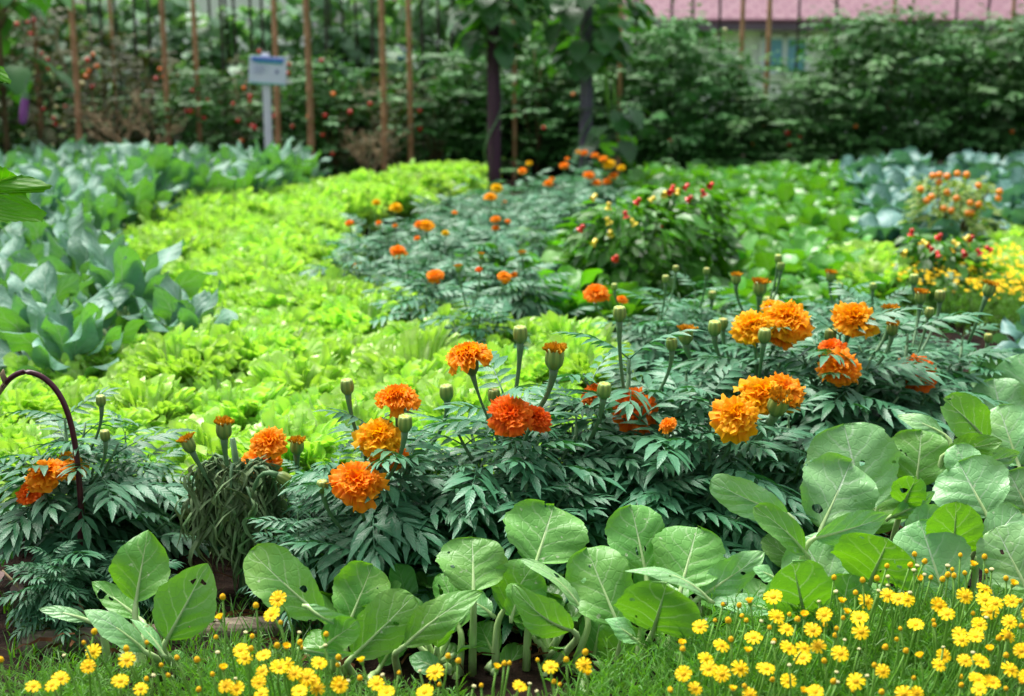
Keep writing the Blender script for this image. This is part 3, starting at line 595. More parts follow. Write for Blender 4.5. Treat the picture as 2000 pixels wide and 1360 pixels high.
for r, row in enumerate(bed):
    pr = LET[1 if row[0][1] < 3.4 else 0]
    rg = random.Random(r)
    for c, (x, y) in enumerate(row):
        s = rg.uniform(.92, 1.25); nm = f"frilly lime green lettuce, {ORD[c]} from left in the {ORD[r]} row behind the marigolds" if len(row) > 1 else f"frilly lime green lettuce alone in the {ORD[r]} row behind the marigolds"
        copy_tree(pr[(r * 3 + c) % len(pr)], (x, y, 0), rg.uniform(0, 6.28), (s, s, s * rg.uniform(.95, 1.25)), nm, "lettuces of the long curving bed")
for q, (poly, tail) in enumerate((([(1955, 425), (2070, 415), (2070, 520), (1900, 505)], "by the right edge"), ([(1690, 470), (1775, 455), (1770, 525), (1690, 545)], "beside the small chilli plant"))):
    for r, row in enumerate(scatter(poly, .13, .16, .2, 8 + q)):
        for c, (x, y) in enumerate(row):
            copy_tree(LET[0][(r + c) % 4], (x, y, 0), r + c * 2., 1.1, f"bright lettuce {tail}, {ORD[c]} from left in {ORD[r]} row", "lettuces of the small right bed")
# kale
KALE = proto_set('kale_plant', '', 'kale', '', 'kale_leaf', 'mustard_stalk', (1, 2, 3, 4), n=20, L=.165, W=.086, t_in=.1, t_out=.8, bend=.9, pet=.09, cup=-.2, wave=.13, prof=prof_oval, nu=11, nv=18, tw=1.3, stem_h=.08)
rows = scatter([(-110, 690), (380, 655), (390, 585), (210, 480), (215, 430), (400, 372), (590, 352), (580, 325), (-110, 330)], .16, .235, .2, 4)
plant_rows(KALE, rows, lambda r, c, n: f"blue green broad leaved kale, {ORD[c]} from left in the {ORD[r]} row beside the lettuces", .85, 1.12, group="kale plants left of the lettuces")
# green mustard field
FM = proto_set('mustard_plant', '', 'mustard plant', '', 'field_mustard_leaf', 'mustard_stalk', (11, 12, 13, 14), n=13, L=.085, W=.064, t_in=.1, t_out=1.0, bend=.8, pet=.05, cup=.25, wave=.04, prof=prof_round, tw=.4)
rows = scatter([(1225, 322), (1675, 317), (1700, 440), (1740, 545), (1500, 570), (1080, 575), (1010, 500), (1100, 470), (1240, 400)], .12, .155, .3, 6)
plant_rows(FM, rows, lambda r, c, n: f"small glossy green mustard plant, {ORD[c]} from left in {ORD[r]} row of the middle bed", .85, 1.2, group="mustard plants of the middle bed")
CB = proto_set('cabbage', '', 'cabbage', '', 'cabbage_leaf', 'mustard_stalk', (21, 22, 23), n=19, L=.145, W=.10, t_in=.05, t_out=.95, bend=.9, pet=.05, cup=-.2, wave=.11, prof=prof_round, nu=11, nv=14, tw=.9)
rows = scatter([(1675, 322), (2080, 308), (2080, 435), (1930, 440), (1790, 450), (1700, 440)], .14, .235, .2, 9)
plant_rows(CB, rows, lambda r, c, n: f"blue grey open cabbage, {ORD[c]} from left in {ORD[r]} row of the right bed", .85, 1.15, group="cabbages of the far right bed")
rows = scatter([(1890, 650), (2080, 610), (2080, 770), (1970, 745)], .12, .2, .2, 2)
plant_rows(CB, rows, lambda r, c, n: f"pale cabbage behind the right marigolds, {ORD[c]} from left in {ORD[r]} row", .9, 1.1, group="cabbages behind the right marigolds")
BL = proto_set('broad_leaved_plant', '', 'leafy plant', '', 'broad_leaf', 'bright_stem', (31, 32), n=18, L=.115, W=.085, t_in=.15, t_out=.95, bend=1.3, pet=.11, cup=.25, wave=.09, prof=prof_round, nu=11, nv=14, tw=.9)
for i, (px, py, Y, s) in enumerate(((1010, 470, 3.75, 1.), (1075, 420, 4.1, .9), (960, 470, 3.9, .8), (1095, 500, 3.5, .85))):
    p = at(px, py, Y); copy_tree(BL[i % 2], (p[0], Y, 0), i * 1.7, s, f"large smooth leaved green plant between marigolds and chillies, {ORD[i]} of four", "large leaved plants between the marigolds and chillies")

# ------------------------------------------------------------------ chilli plants and the orange fruited shrub
def chilli_mesh(L): mb = MB(); mb.lathe([(.001, 0), (.30 * L, -.05 * L), (.34 * L, -.3 * L), (.24 * L, -.7 * L), (.01, -L)], 8); return mb
def fruit_bush(name, px, pyg, Y, H, rad, leafm, leafs, n, fruits, label, cat, trunk=False, seed=1, z0=.05):
    p = at(px, pyg, Y); t = thing(name, (p[0], Y, 0), label, cat); rg = random.Random(seed)
    mb = MB(); st = stems_mesh(seed, 14, H, rad, .006)
    for i in range(n):
        z = rg.uniform(z0, 1); a = rg.uniform(0, 6.28); q = rad * math.sqrt(rg.random()) * (1 - .55 * abs(z - .55) ** 1.5) * (.8 + .5 * mnoise.noise((a, z * 3, seed * 1.)))
        b = np.array([q * math.cos(a), q * math.sin(a), z * H]); put(mb, LP_SMALL, b, frame(np.array([math.cos(a), math.sin(a), rg.uniform(-.9, .4)]), np.array([0, 0, 1.]) + .5 * rand_dir(rg)), leafs * rg.uniform(.7, 1.3), rg.random())
    mb.obj('foliage', M[leafm], t); st.obj('stem', M['woody_stem' if trunk else 'green_stem'], t)
    for (fx, fy, m) in fruits:
        c = at(fx, fy, Y - rad * .85)
        fo = link('fruit', FR2[m], t); fo.location = Vector(c) - t.location; fo.rotation_euler = (rg.uniform(-1, 1), rg.uniform(-1, 1), 0)
    return t
FR2 = {'R': chilli_mesh(.018).mesh('chilli', M['chilli_red']), 'Y': chilli_mesh(.018).mesh('chilli', M['chilli_yellow']), 'O': ico(.0115, .9).mesh('orange_fruit', M['orange_fruit'])}
cf = [(1160, 430, 'Y'), (1185, 425, 'Y'), (1165, 380, 'Y'), (1190, 395, 'Y'), (1253, 375, 'Y'), (1280, 385, 'Y'), (1232, 428, 'Y'), (1192, 450, 'Y'), (1150, 462, 'Y'), (1165, 468, 'Y'), (1300, 375, 'Y'), (1315, 362, 'R'), (1345, 360, 'R'), (1392, 358, 'R'), (1371, 370, 'R'), (1352, 384, 'R'), (1240, 428, 'R'), (1220, 412, 'R'), (1325, 452, 'R'), (1350, 457, 'R'), (1180, 460, 'R'), (1205, 500, 'R'), (1312, 370, 'R'), (1250, 388, 'R'), (1325, 368, 'Y'), (1140, 440, 'R'), (1280, 440, 'R'), (1275, 470, 'R')]
fruit_bush('chilli_plant', 1235, 500, 3.75, .30, .20, 'chilli_leaf', .05, 900, [f for q, f in enumerate(cf) if f[0] < 1270 and q % 4], "dark chilli bush hung with yellow and red peppers between beds", "chilli plant", seed=3)
fruit_bush('chilli_plant', 1335, 480, 3.9, .33, .15, 'chilli_leaf', .05, 650, [f for f in cf if f[0] >= 1270], "dark chilli bush with red peppers upright along its top", "chilli plant", seed=6)
fruit_bush('chilli_plant', 1838, 500, 3.8, .21, .14, 'chilli_leaf', .045, 420, [(1782, 447, 'R'), (1838, 458, 'R'), (1900, 462, 'R'), (1925, 482, 'R'), (1908, 486, 'R'), (1800, 470, 'Y'), (1830, 490, 'R'), (1770, 490, 'Y'), (1880, 490, 'R'), (1860, 470, 'Y'), (1812, 480, 'R'), (1895, 460, 'Y')], "small chilli plant with red and yellow tips above the yellow flower patch", "chilli plant", seed=8)
of = [(1870, 340, 'O'), (1911, 363, 'O'), (1912, 400, 'O'), (1897, 416, 'O'), (1890, 417, 'O'), (1858, 412, 'O'), (1843, 408, 'O'), (1810, 393, 'O'), (1798, 370, 'O'), (1834, 356, 'O'), (1850, 345, 'O'), (1868, 388, 'O'), (1895, 397, 'O'), (1950, 388, 'O'), (1822, 344, 'O'), (1850, 376, 'O'), (1820, 385, 'O'), (1952, 375, 'O'), (1835, 342, 'O'), (1888, 342, 'O')]
fruit_bush('ornamental_shrub', 1855, 430, 4.6, .285, .17, 'shrub_leaf', .030, 560, of, "small upright shrub dotted with round orange fruit before the cabbages", "shrub", True, 4, .35)

# ------------------------------------------------------------------ marigolds
def pinnate(seed):
    rg = random.Random(seed); V = []; Q = []; A = []; mb = MB(); n = 5
    yy = lambda s: np.array([0, s * .98, .12 * s - .34 * s ** 2.2])
    tl = []
    for i in range(n):
        s = .24 + .66 * i / (n - 1)
        for sd in (-1, 1): tl.append((s + sd * .02, sd, .47 * (1 - .5 * abs(i / (n - 1) - .5)) * rg.uniform(.88, 1.1)))
    tl.append((.97, 0, .40))
    for s, sd, L in tl:
        ang = R(66 - 34 * s + rg.uniform(-6, 6)) * sd; d = np.array([math.sin(ang), math.cos(ang), -.04 - .30 * s + rg.uniform(-.12, .12)])
        nv = 9; v = np.linspace(.001, 1, nv); hw = .052 * L / .4 * prof_lance(v) * (1 + .09 * ((np.arange(nv) % 2) * 2 - 1)); hw[-1] = .002
        u = np.array([-1, 0, 1.]); P = np.zeros((nv, 3, 3)); P[..., 0] = u * hw[:, None]; P[..., 1] = v[:, None] * L; P[..., 2] = 0.28 * np.abs(u) * hw[:, None] - .30 * L * v[:, None] ** 2
        Fm = frame(d, np.array([0, 0, 1.]) + np.array([rg.uniform(-.25, .25), rg.uniform(-.2, .2), 0])); mb.grid(yy(s) + P @ Fm.T, uvA(nv, 3, rg.uniform(-.15, .15)))
    mb.tube([yy(s) - np.array([0, 0, .006]) for s in np.linspace(0, .97, 6)], np.linspace(.014, .007, 6), 4, 0.)
    return np.concatenate(mb.V), np.concatenate(mb.Q), np.concatenate(mb.A)
PIN = [pinnate(s) for s in range(5)]
def marigold_mesh(seed, H=.33, Rx=.16, shoots=12, leaf=.142, dens=1.):
    rg = random.Random(seed); fo = MB(); st = MB()
    def leaf_at(p, d, s):
        V, Q, A = rg.choice(PIN); Fm = frame(d, np.array([0, 0, 1.]) + .25 * rand_dir(rg)); A = A.copy(); A[:, 2] += rg.random()
        fo.add(p + (V * s) @ Fm.T, Q, A)
    def shoot(a, dirv, L, nodes, ls):
        b = a + dirv * L; c = bez([a, a + dirv * L * .55 + np.array([0, 0, -.01]), b + np.array([0, 0, L * .18])], 8); st.tube(c, np.linspace(.0045, .002, 8), 5)
        a0 = rg.uniform(0, 6.28)
        for i in range(nodes):
            f = (i + .6) / nodes; p = c[min(7, int(f * 7.999))]; k = ls * (1. - .45 * f ** 2) * rg.uniform(.85, 1.15)
            for j in (0, 1):
                az = a0 + i * 1.57 + j * PI; up = .95 * f ** 1.5 - .15 + rg.uniform(-.15, .15)
                leaf_at(p, np.array([math.cos(az), math.sin(az), up]), k)
    H0 = H - leaf * .40
    st.tube([(0, 0, -.02), (.004, .003, H0 * .5), (0, 0, H0)], [.008, .006, .003], 6)
    shoot(np.array([0, 0, H0 * .55]), np.array([0, 0, 1.]), H0 * .45, int(5 * dens), leaf)
    for k in range(shoots):
        f = k / shoots; z = H0 * (.10 + .52 * f); az = k * 2.39996 + rg.uniform(-.3, .3); el = rg.uniform(.9, 1.9) if f > .3 else rg.uniform(.15, .5)
        d = nrm(np.array([math.cos(az), math.sin(az), el])); shoot(np.array([0, 0, z]), d, Rx * (1.05 - .45 * f) * rg.uniform(.8, 1.15), int(3.4 * dens), leaf)
    return fo.mesh('foliage', M['marigold_leaf']), st.mesh('stem', M['green_stem'])
MG = [marigold_mesh(s) for s in (101, 102, 103, 104, 105, 106)]
def petals(kind_, n, mat, seed):
    rg = random.Random(seed); mb = MB()
    for i in range(n):
        f = (i + .5) / n; a = i * 2.39996 + rg.uniform(-.25, .25)
        if kind_ == 'pom': t = (R(8) + R(100) * f ** .8) + rg.uniform(-.33, .33); L = (.18 + .15 * f) * rg.uniform(.78, 1.2); z0 = .11 * (1 - f ** 1.5); r0 = .21 * f; W = .15 + .10 * f
        elif kind_ == 'flat': t = R(5) + R(86) * f ** .9 + rg.uniform(-.15, .15); L = .12 + .27 * f; z0 = .10 * (1 - f); r0 = .15 * f; W = .08 + .10 * f
        else: t = R(2) + R(26) * f + rg.uniform(-.1, .1); L = .30 + .16 * rg.random(); z0 = 0.; r0 = .36 * math.sqrt(f); W = .07
        H = np.array([math.cos(a), math.sin(a), 0]); T = np.array([-math.sin(a), math.cos(a), 0]); D = H * math.sin(t) + np.array([0, 0, 1]) * math.cos(t); Nn = -H * math.cos(t) + np.array([0, 0, 1]) * math.sin(t)
        nv, nu = 6, 9; v = np.linspace(0, 1, nv)[:, None]; u = np.linspace(-1, 1, nu)[None]; w_ = W * (.2 + .8 * v ** .6) * rg.uniform(.8, 1.2); ph = rg.uniform(0, 6.3)
        ed = 1 + .13 * np.sin(u * 7 + ph) * v ** 3 - .06 * u ** 2 * v; curl = rg.uniform(-.8, -.1) if kind_ != 'spent' else rg.uniform(-.4, .1)
        P = H * r0 + np.array([0, 0, z0]) + D * (L * v * ed)[..., None] + T * (u * w_)[..., None] + Nn * (curl * L * v ** 2 + (.06 * np.sin(u * rg.uniform(5, 9) + ph) * v ** 2) + .03 * np.sin(u * 3 + ph * 2) * v + .05 * u ** 2 * v)[..., None]
        mb.grid(P, np.stack([u + 0 * v, v + 0 * u, 0 * u * v + rg.random()], -1))
    return mb.mesh('petals', mat)
def calyx_mesh(kind_, mat):
    mb = MB()
    if kind_ == 'flower': mb.lathe([(.065, -.52), (.11, -.46), (.18, -.36), (.205, -.22), (.205, -.08), (.215, .0), (.14, .02)], 24, 8, .04)
    else: mb.lathe([(.27, -.62), (.34, -.52), (.46, -.34), (.50, -.1), (.485, .18), (.45, .38), (.40, .50), (.22, .47), (.02, .40)], 32, 8, .055)
    return mb.mesh('calyx', mat)
HEAD = {}
for q, (k_, mt) in enumerate((('o', 'orange_petal'), ('r', 'red_orange_petal'), ('a', 'amber_petal'), ('y', 'lemon_petal'))): HEAD[k_] = [petals('pom', 66 + 8 * e, M[mt], q * 10 + e) for e in range(3)]
for k_, kd_, n_, mt in (('f', 'flat', 90, 'orange_petal'), ('s', 'spent', 60, 'spent_petal'), ('F', 'flat', 70, 'amber_petal')): HEAD[k_] = [petals(kd_, n_, M[mt], 50 + n_)]
nhd = [0]
CAL = {'flower': calyx_mesh('flower', M['calyx_dark']), 'bud': calyx_mesh('bud', M['calyx'])}
def headR(lean, face):
    d = np.array([math.sin(lean), -math.sin(face) * math.cos(lean), math.cos(face) * math.cos(lean)]); q = Vector(d).to_track_quat('Z', 'Y'); return q.to_matrix().to_4x4(), d
def flower(root, px, py, dY, size, k, lean=0., face=None, low=.10, lit=True):
    """One flower head (or bud 'b', spent head 's') with its calyx and stalk, grown on the plant at root."""
    rl = np.array(root.location); Y = rl[1] + dY; p = at(px, py, Y); sz = size * mpp(Y) * (.94 if k in 'ora' else 1.)
    if face is None: face = R(28) if k in 'oray' else (R(16) if k in 'fF' else R(6))
    Rm, d = headR(R(lean), face); Mx = Matrix.Translation(Vector(p - rl)) @ Rm @ Matrix.Rotation(px, 4, 'Z') @ Matrix.Diagonal((sz, sz * (.92 if k in 'ora' else 1), sz * (.8 if k in 'ora' else 1), 1)); Mi = np.array(Mx.inverted())
    tr = lambda P: (np.c_[np.asarray(P), np.ones(len(P))] @ Mi.T)[:, :3]
    if k in ('b', 's'):
        o = link('bud' if k == 'b' else 'spent_flower', CAL['bud'], root); o.matrix_local = Mx
        if k == 's':
            q = link('petals', HEAD['s'][0], o); q.matrix_local = Matrix.Translation((0, 0, .22)) @ Matrix.Scale(1.15, 4)
        neck, r0, r1 = p - d * sz * .58, .27, .15
    else:
        nhd[0] += 1; o = link('flower', HEAD[k][nhd[0] % len(HEAD[k])], root); o.matrix_local = Mx; c = link('calyx', CAL['flower'], o); c.matrix_local = Matrix.Scale(1., 4)
        neck, r0, r1 = p - d * sz * .5, .075, .035
    foot = np.array([rl[0] + (p[0] - rl[0]) * .25, rl[1] + (Y - rl[1]) * .3, max(.03, min(p[2] - .10, .5 * p[2] + low - .05))])
    c = bez([neck - rl, neck - d * (neck[2] - foot[2]) * .45 - rl, foot - rl], 9); mb = MB(); mb.tube(tr(c), np.interp(np.linspace(0, 1, 9), [0, .3, 1], [r0, r1, r1 * .8]), 8)
    mb.obj('stalk', M['green_stem'], o)
nmg = [0]; MGZ = [max(v.co.z for v in a.vertices) for a, b in MG]
def marigold(px, Y, ytop, label, flowers=(), group="marigold plants of the front border", wide=1., rz=None, name='marigold_plant'):
    x = hx(px, Y); H = (CAM_H + (HORIZON - ytop) * Y / F_PX) * 1.06; t = thing(name, (x, Y, 0), label, "marigold plant", group)
    i = nmg[0]; nmg[0] += 1; fm, sm = MG[i % 6]; rz = i * 1.3 if rz is None else rz
    for nm, me in (('foliage', fm), ('stem', sm)):
        o = link(nm, me, t); o.rotation_euler = (0, 0, rz); sc = H / MGZ[i % 6]; o.scale = (sc ** .6 * wide, sc ** .6 * wide, sc)
    for f in flowers: flower(t, *f)
    return t
marigold(95, 1.86, 800, "leafy marigold at the left edge with two orange heads half hidden in leaves", [(92, 925, -.08, 92, 'o', -8), (140, 908, -.04, 74, 'a', 8), (60, 960, -.06, 70, 'r', -20), (197, 782, -.02, 20, 'b'), (205, 850, -.06, 20, 'b')], wide=.95)
marigold(215, 1.98, 835, "low marigold foliage just right of the purple hooped stem", [], wide=.75)
marigold(575, 1.92, 930, "marigold beside the wilted one carrying two stacked orange heads", [(526, 862, -.04, 82, 'o', 5), (508, 905, -.02, 96, 'o', -10), (580, 872, .02, 27, 's', 4)], wide=.8)
marigold(715, 1.80, 820, "marigold left of centre with five orange heads", [(697, 940, -.10, 116, 'o', 0, R(36)), (742, 852, -.03, 102, 'a', 8, R(34)), (760, 885, .0, 86, 'o', 20), (776, 775, .0, 84, 'f', 0, R(10)), (678, 754, .0, 27, 'b', -3), (791, 826, -.05, 29, 'b', 3), (630, 950, -.08, 24, 'b', -3)], wide=.9)
marigold(800, 1.98, 870, "low dark marigold between two taller flowering plants", [(872, 766, -.02, 28, 'b', -4)], wide=.9)
marigold(985, 1.86, 745, "marigold in the centre with a tall open orange head leaning left", [(914, 693, -.02, 86, 'f', -12, R(8)), (998, 808, -.08, 96, 'r', 0, R(40)), (1048, 815, -.05, 70, 'r', 22), (1016, 652, .0, 29, 'b', 0), (1083, 698, -.02, 38, 's', 2), (965, 772, .02, 25, 'b')], rz=.6)
marigold(1130, 1.92, 790, "marigold right of centre with a bud above a partly hidden head", [(1163, 768, .0, 60, 'r', -20), (1180, 762, -.07, 28, 'b', 4)], wide=.95)
marigold(1235, 1.96, 665, "tall marigold whose deep orange head sits shaded under its leaves", [(1243, 800, -.04, 96, 'r', 0, R(60)), (1210, 612, -.02, 26, 'b', 0), (1312, 672, .0, 22, 'b', -4)], rz=2.2)
marigold(1400, 1.90, 755, "marigold right of the tall one with big yellow orange heads", [(1437, 812, -.10, 104, 'a', -4, R(42)), (1489, 770, -.02, 102, 'a', 6, R(32)), (1520, 790, -.06, 40, 's', 8, R(24)), (1532, 762, .05, 90, 'o', 12), (1305, 830, -.05, 40, 'o', -25)], wide=.95)
marigold(1490, 2.22, 640, "marigold behind with a wide row of bright orange heads", [(1470, 638, -.05, 92, 'a', -12, R(30)), (1538, 622, -.03, 104, 'a', 5, R(28)), (1520, 650, -.03, 70, 'o', 10), (1396, 640, -.02, 26, 'b'), (1340, 655, .0, 28, 's'), (1493, 655, -.10, 25, 'b', 3), (1412, 632, .05, 20, 'b')])
marigold(1655, 2.18, 615, "marigold on the right with a large domed orange head above another", [(1668, 622, .0, 96, 'a', 4, R(34)), (1640, 716, -.08, 90, 'o', 0, R(40)), (1625, 680, -.04, 60, 'r', -8), (1622, 655, .03, 24, 'b'), (1739, 612, .06, 24, 's'), (1743, 642, .05, 22, 's')])
marigold(1790, 2.28, 620, "dark leafy marigold on the right with one head deep inside", [(1795, 728, -.06, 84, 'r', 5, R(45)), (1815, 610, .02, 18, 'b', 6), (1798, 580, .1, 22, 's'), (1836, 578, .1, 21, 'b', -3)], wide=1.1)
marigold(1900, 2.5, 640, "marigold at the right end of the front border, buds only", [(1932, 565, -.05, 23, 's', 14), (1785, 545, .1, 18, 'b'), (1930, 660, -.1, 16, 'b')], wide=1.05)
marigold(1700, 2.5, 580, "leafy marigold behind the domed orange head", [(1500, 590, .3, 20, 'b'), (1507, 598, .1, 40, 'F', 0)], wide=1.0)
marigold(1350, 2.3, 700, "low marigold behind the shaded deep orange head", [], wide=1.0)
marigold(1560, 1.98, 800, "low marigold foliage above the right mustard leaves", [], wide=1.0)
marigold(1330, 1.84, 900, "low dark marigold foliage above the central mustard leaves", [], wide=1.)
marigold(1030, 1.80, 900, "low dark marigold foliage under the hidden central heads", [], wide=1.)
marigold(880, 1.82, 920, "low marigold foliage left of centre above the mustard leaves", [], wide=.95)
for q_, (px_, Y_, yt_, lab_) in enumerate(((45, 1.70, 1105, "small ragged marigold seedling at the lower left behind the log"), (215, 1.76, 1085, "small ragged marigold seedling behind the insect eaten mustard"), (560, 1.76, 1010, "small marigold filling the gap right of the wilted plant"))): marigold(px_, Y_, yt_, lab_, (), wide=.62)
# mid border
rows = scatter([(1170, 625), (1160, 545), (1500, 515), (1880, 560), (1900, 600), (1600, 600), (1350, 640)], .24, .25, .25, 12)
bb = [(1163, 572, 54, 'o'), (1215, 585, 24, 'o'), (1438, 545, 18, 's'), (1484, 562, 26, 's'), (1520, 505, 15, 'b'), (1525, 520, 15, 'b'), (1300, 545, 14, 'b'), (1380, 530, 13, 'b'), (1622, 540, 18, 's'), (1640, 560, 14, 'b'), (1705, 560, 14, 'b'), (1320, 525, 12, 'b'), (1391, 577, 16, 'b'), (1200, 560, 12, 'b')]
def nearest_assign(things, items, f):
    for it in items:
        t = min(things, key=lambda q: abs((q.location.x / q.location.y * F_PX + 1000) - it[0]) + 40 * abs(q.location.y - f)); yield t, it
mids = []
for r, row in enumerate(rows):
    for c, (x, y) in enumerate(row):
        mids.append(marigold(x / y * F_PX + 1000, y, HORIZON + (CAM_H - .235) * F_PX / y, f"silvery green marigold of the second border, {ORD[c]} from left in {ORD[r]} row", (), "marigold plants of the second border"))
for t, (fx, fy, sz, k) in nearest_assign(mids, bb, 2.8): flower(t, fx, fy, random.uniform(-.08, .02), sz, k)
# far border
rows = scatter([(612, 450), (900, 360), (1010, 330), (1190, 310), (1220, 350), (1110, 395), (1000, 470), (1060, 545), (1020, 585), (880, 580), (660, 525)], .22, .25, .25, 13)
fl = [(850, 538, 38, 'o'), (778, 490, 36, 'o'), (698, 517, 18, 'o'), (985, 540, 30, 'o'), (935, 526, 16, 'r'), (1003, 536, 20, 'o'), (832, 440, 36, 'a'), (818, 438, 22, 'o'), (970, 367, 22, 'y'), (958, 384, 26, 'a'), (985, 395, 12, 'o'), (735, 395, 16, 'y'), (773, 405, 24, 'y'), (740, 435, 14, 'o'), (772, 441, 12, 'o'), (682, 435, 18, 'o'), (815, 465, 14, 'o'), (968, 428, 20, 'o'), (968, 445, 16, 'o'), (992, 432, 12, 'o'), (888, 415, 12, 'o'), (870, 455, 14, 'y'), (1072, 358, 20, 'o'), (1078, 350, 12, 'o'), (1102, 323, 20, 'o'), (1142, 298, 16, 'o'), (1162, 303, 16, 'o'), (1178, 310, 18, 'o'), (1190, 320, 22, 'y'), (1213, 328, 16, 'y'), (1150, 342, 24, 'o'), (1165, 357, 20, 'o'), (1186, 354, 20, 'o'), (1198, 343, 18, 'o'), (1020, 334, 20, 'o'), (1033, 319, 12, 'y'), (1108, 310, 10, 'o'), (895, 525, 12, 's'), (940, 500, 10, 's'), (1020, 498, 12, 's'), (855, 550, 12, 'r'), (1130, 297, 12, 'a')]
fars = []
for r, row in enumerate(rows):
    for c, (x, y) in enumerate(row):
        fars.append(marigold(x / y * F_PX + 1000, y, HORIZON + (CAM_H - .23) * F_PX / y, f"blue green marigold beyond the lettuces, {ORD[c]} from left in {ORD[r]} row", (), "marigold plants beyond the lettuces", .95))
for (fx, fy, sz, k) in fl:
    # the plant whose crown top is seen closest to this head
    def dist(q):
        Y = q.location.y; return abs(q.location.x / Y * F_PX + 1000 - fx) + abs(HORIZON + (CAM_H - .25) * F_PX / Y - fy)
    flower(min(fars, key=dist), fx, fy, 0., sz, k, random.uniform(-10, 10), R(22) if k in 'oray' else None)

# wilted marigold
def wilted():
    Y = 1.84; x = hx(440, Y); t = thing('wilted_marigold_plant', (x, Y, 0), "wilted marigold with grey drooping shrivelled leaves and brown spent heads", "marigold plant"); rg = random.Random(3); fo = MB(); st = MB()
    st.tube(bez([(0, 0, -.02), (.01, 0, .1), (-.005, 0, .215)], 6), [.008, .007, .006, .005, .005, .004], 6)
    ends = []
    for k in range(20):
        a = rg.uniform(0, 6.28); q = rg.uniform(.015, .056); z = rg.uniform(.12, .205); e = np.array([q * math.cos(a) * 1.15, q * math.sin(a), z]); c = bez([(0, 0, z * .7), (e[0] * .5, e[1] * .5, z + .03), e, e + np.array([e[0] * .1, 0, -.05])], 7); st.tube(c, np.linspace(.0035, .0015, 7), 5)
        for i in range(52):
            p = c[rg.randint(1, 6)] + .006 * rand_dir(rg); L = rg.uniform(.025, .085); W = rg.uniform(.0015, .0048); h = rand_dir(rg, -.1, .1); out = rg.uniform(.05, .45); n = 7; v = np.linspace(0, 1, n)
            mid = p + h * (L * out * np.sin(v * 2.2))[:, None] + np.array([0, 0, -1.])[None] * (L * (v ** 1.4))[:, None] + h[[1, 0, 2]] * (.012 * np.sin(v * rg.uniform(3, 8) + k))[:, None]
            tw = rg.uniform(0, 6) + v * rg.uniform(-4, 4); X = np.stack([np.cos(tw), np.sin(tw), 0 * v], -1); u = np.array([-1, 0, 1.]); hw = W * prof_lance(np.clip(v, .02, .985))
            P = mid[:, None] + X[:, None] * (u[None] * hw[:, None])[..., None] + np.cross(X, [0, 0, 1.])[:, None] * (np.abs(u)[None] * hw[:, None] * .7)[..., None]; fo.grid(P, uvA(n, 3, rg.random()))
    fo.obj('shrivelled_leaves', M['wilted_leaf'], t); st.obj('stem', M['green_stem'], t)
    for f in ((368, 868, -.03, 27, 's', -22), (437, 838, -.03, 32, 's', 2), (555, 935, -.05, 25, 'b', 120)): flower(t, *f)
wilted()

# ------------------------------------------------------------------ front mustard plants, leaf by leaf
def hero_leaf(plant, bx, by, tx, ty, Wpx, d=1.6, dt=.04, roll=0., arch=.08, cup=.15, wave=.03, fold=0., mat='mustard_leaf', prof=prof_round, label=None, tip=0., stalk=True, seed=0):
    rl = np.array(plant.location); b = at(bx, by, d); tp = at(tx, ty, d + dt); Y = tp - b; L = np.linalg.norm(Y); Y = Y / L; W = Wpx * mpp(d)
    rg = random.Random(int(bx * 7 + ty) + seed)
    vw = nrm(CAMP - (b + tp) / 2); N = nrm(vw - np.dot(vw, Y) * Y); N = np.array(Matrix.Rotation(R(roll), 3, Vector(Y)) @ Vector(N)); X = np.cross(Y, N)
    nu, nv = 19, 44; v = np.linspace(.001, 1, nv)[:, None]; u = np.linspace(-1, 1, nu)[None]; hw = W / 2 * prof(v) * (1 + .03 * np.sin(v * 17 + rg.random() * 6) + .02 * np.sin(v * 41 + rg.random() * 6) * np.sign(u) + .012 * np.sin(v * 90 + u))
    ph = rg.uniform(0, 6); a = np.abs(u)
    zo = arch * L * 4 * v * (1 - v) + cup * hw * u ** 2 + 2.1 * wave * W * np.sin(v * rg.uniform(7, 11) + np.sign(u) * 1.3 + ph) * a ** 1.6 + tip * L * np.clip(v - .55, 0, 1) ** 2 * 4
    fold = fold or rg.uniform(0, .22)
    zo = zo - fold * hw * np.clip(u - .15, 0, 1) ** 1.3 * 1.4 + .006 * W * np.sin(v * 26 - a * 8) * a * (1 - a) * 4
    xo = u * hw * (1 - .25 * abs(fold) * np.clip(u, 0, 1) ** 2)
    P = b + Y * (L * v + 0 * u)[..., None] + X * xo[..., None] + N * zo[..., None]
    # stalk and midrib
    mb = MB(); A = uvA(nv, nu, rg.random()); mb.grid(P, A); o = mb.obj('leaf', M[mat], plant, True, rl)
    if label: o['label'] = label
    rib = P[::5, nu // 2] - N * .0012
    g0 = np.array([rl[0] + .85 * (b[0] - rl[0]) + rg.uniform(-.008, .008), rl[1] + rg.uniform(-.012, .012), -.01])
    pet = bez([g0, g0 * .45 + b * .55 + np.array([0, 0, .02]) - Y * .01, b - Y * .02, b], 8)
    if not stalk or roll > 28: pet = pet[-2:]
    pts = np.concatenate([pet[:-1], rib[:-1]]); rad = np.concatenate([np.linspace(.0052 if len(pet) > 3 else .0022, .0036 if len(pet) > 3 else .0022, len(pet) - 1), np.linspace(.0030, .0006, len(rib) - 1)])
    sm = MB(); sm.tube(pts, rad, 7); sm.obj('stalk', M['mustard_stalk'], o, True, rl)
    return o
def mplant(px, d, label):
    return thing('mustard_plant', (hx(px, d), d, 0), label, "mustard plant", "large mustard plants of the front row")
HL = hero_leaf; E, PA = 'mustard_leaf_eaten', 'mustard_pale'
m = mplant(318, 1.58, "insect eaten mustard plant standing alone at the left in front of the log")
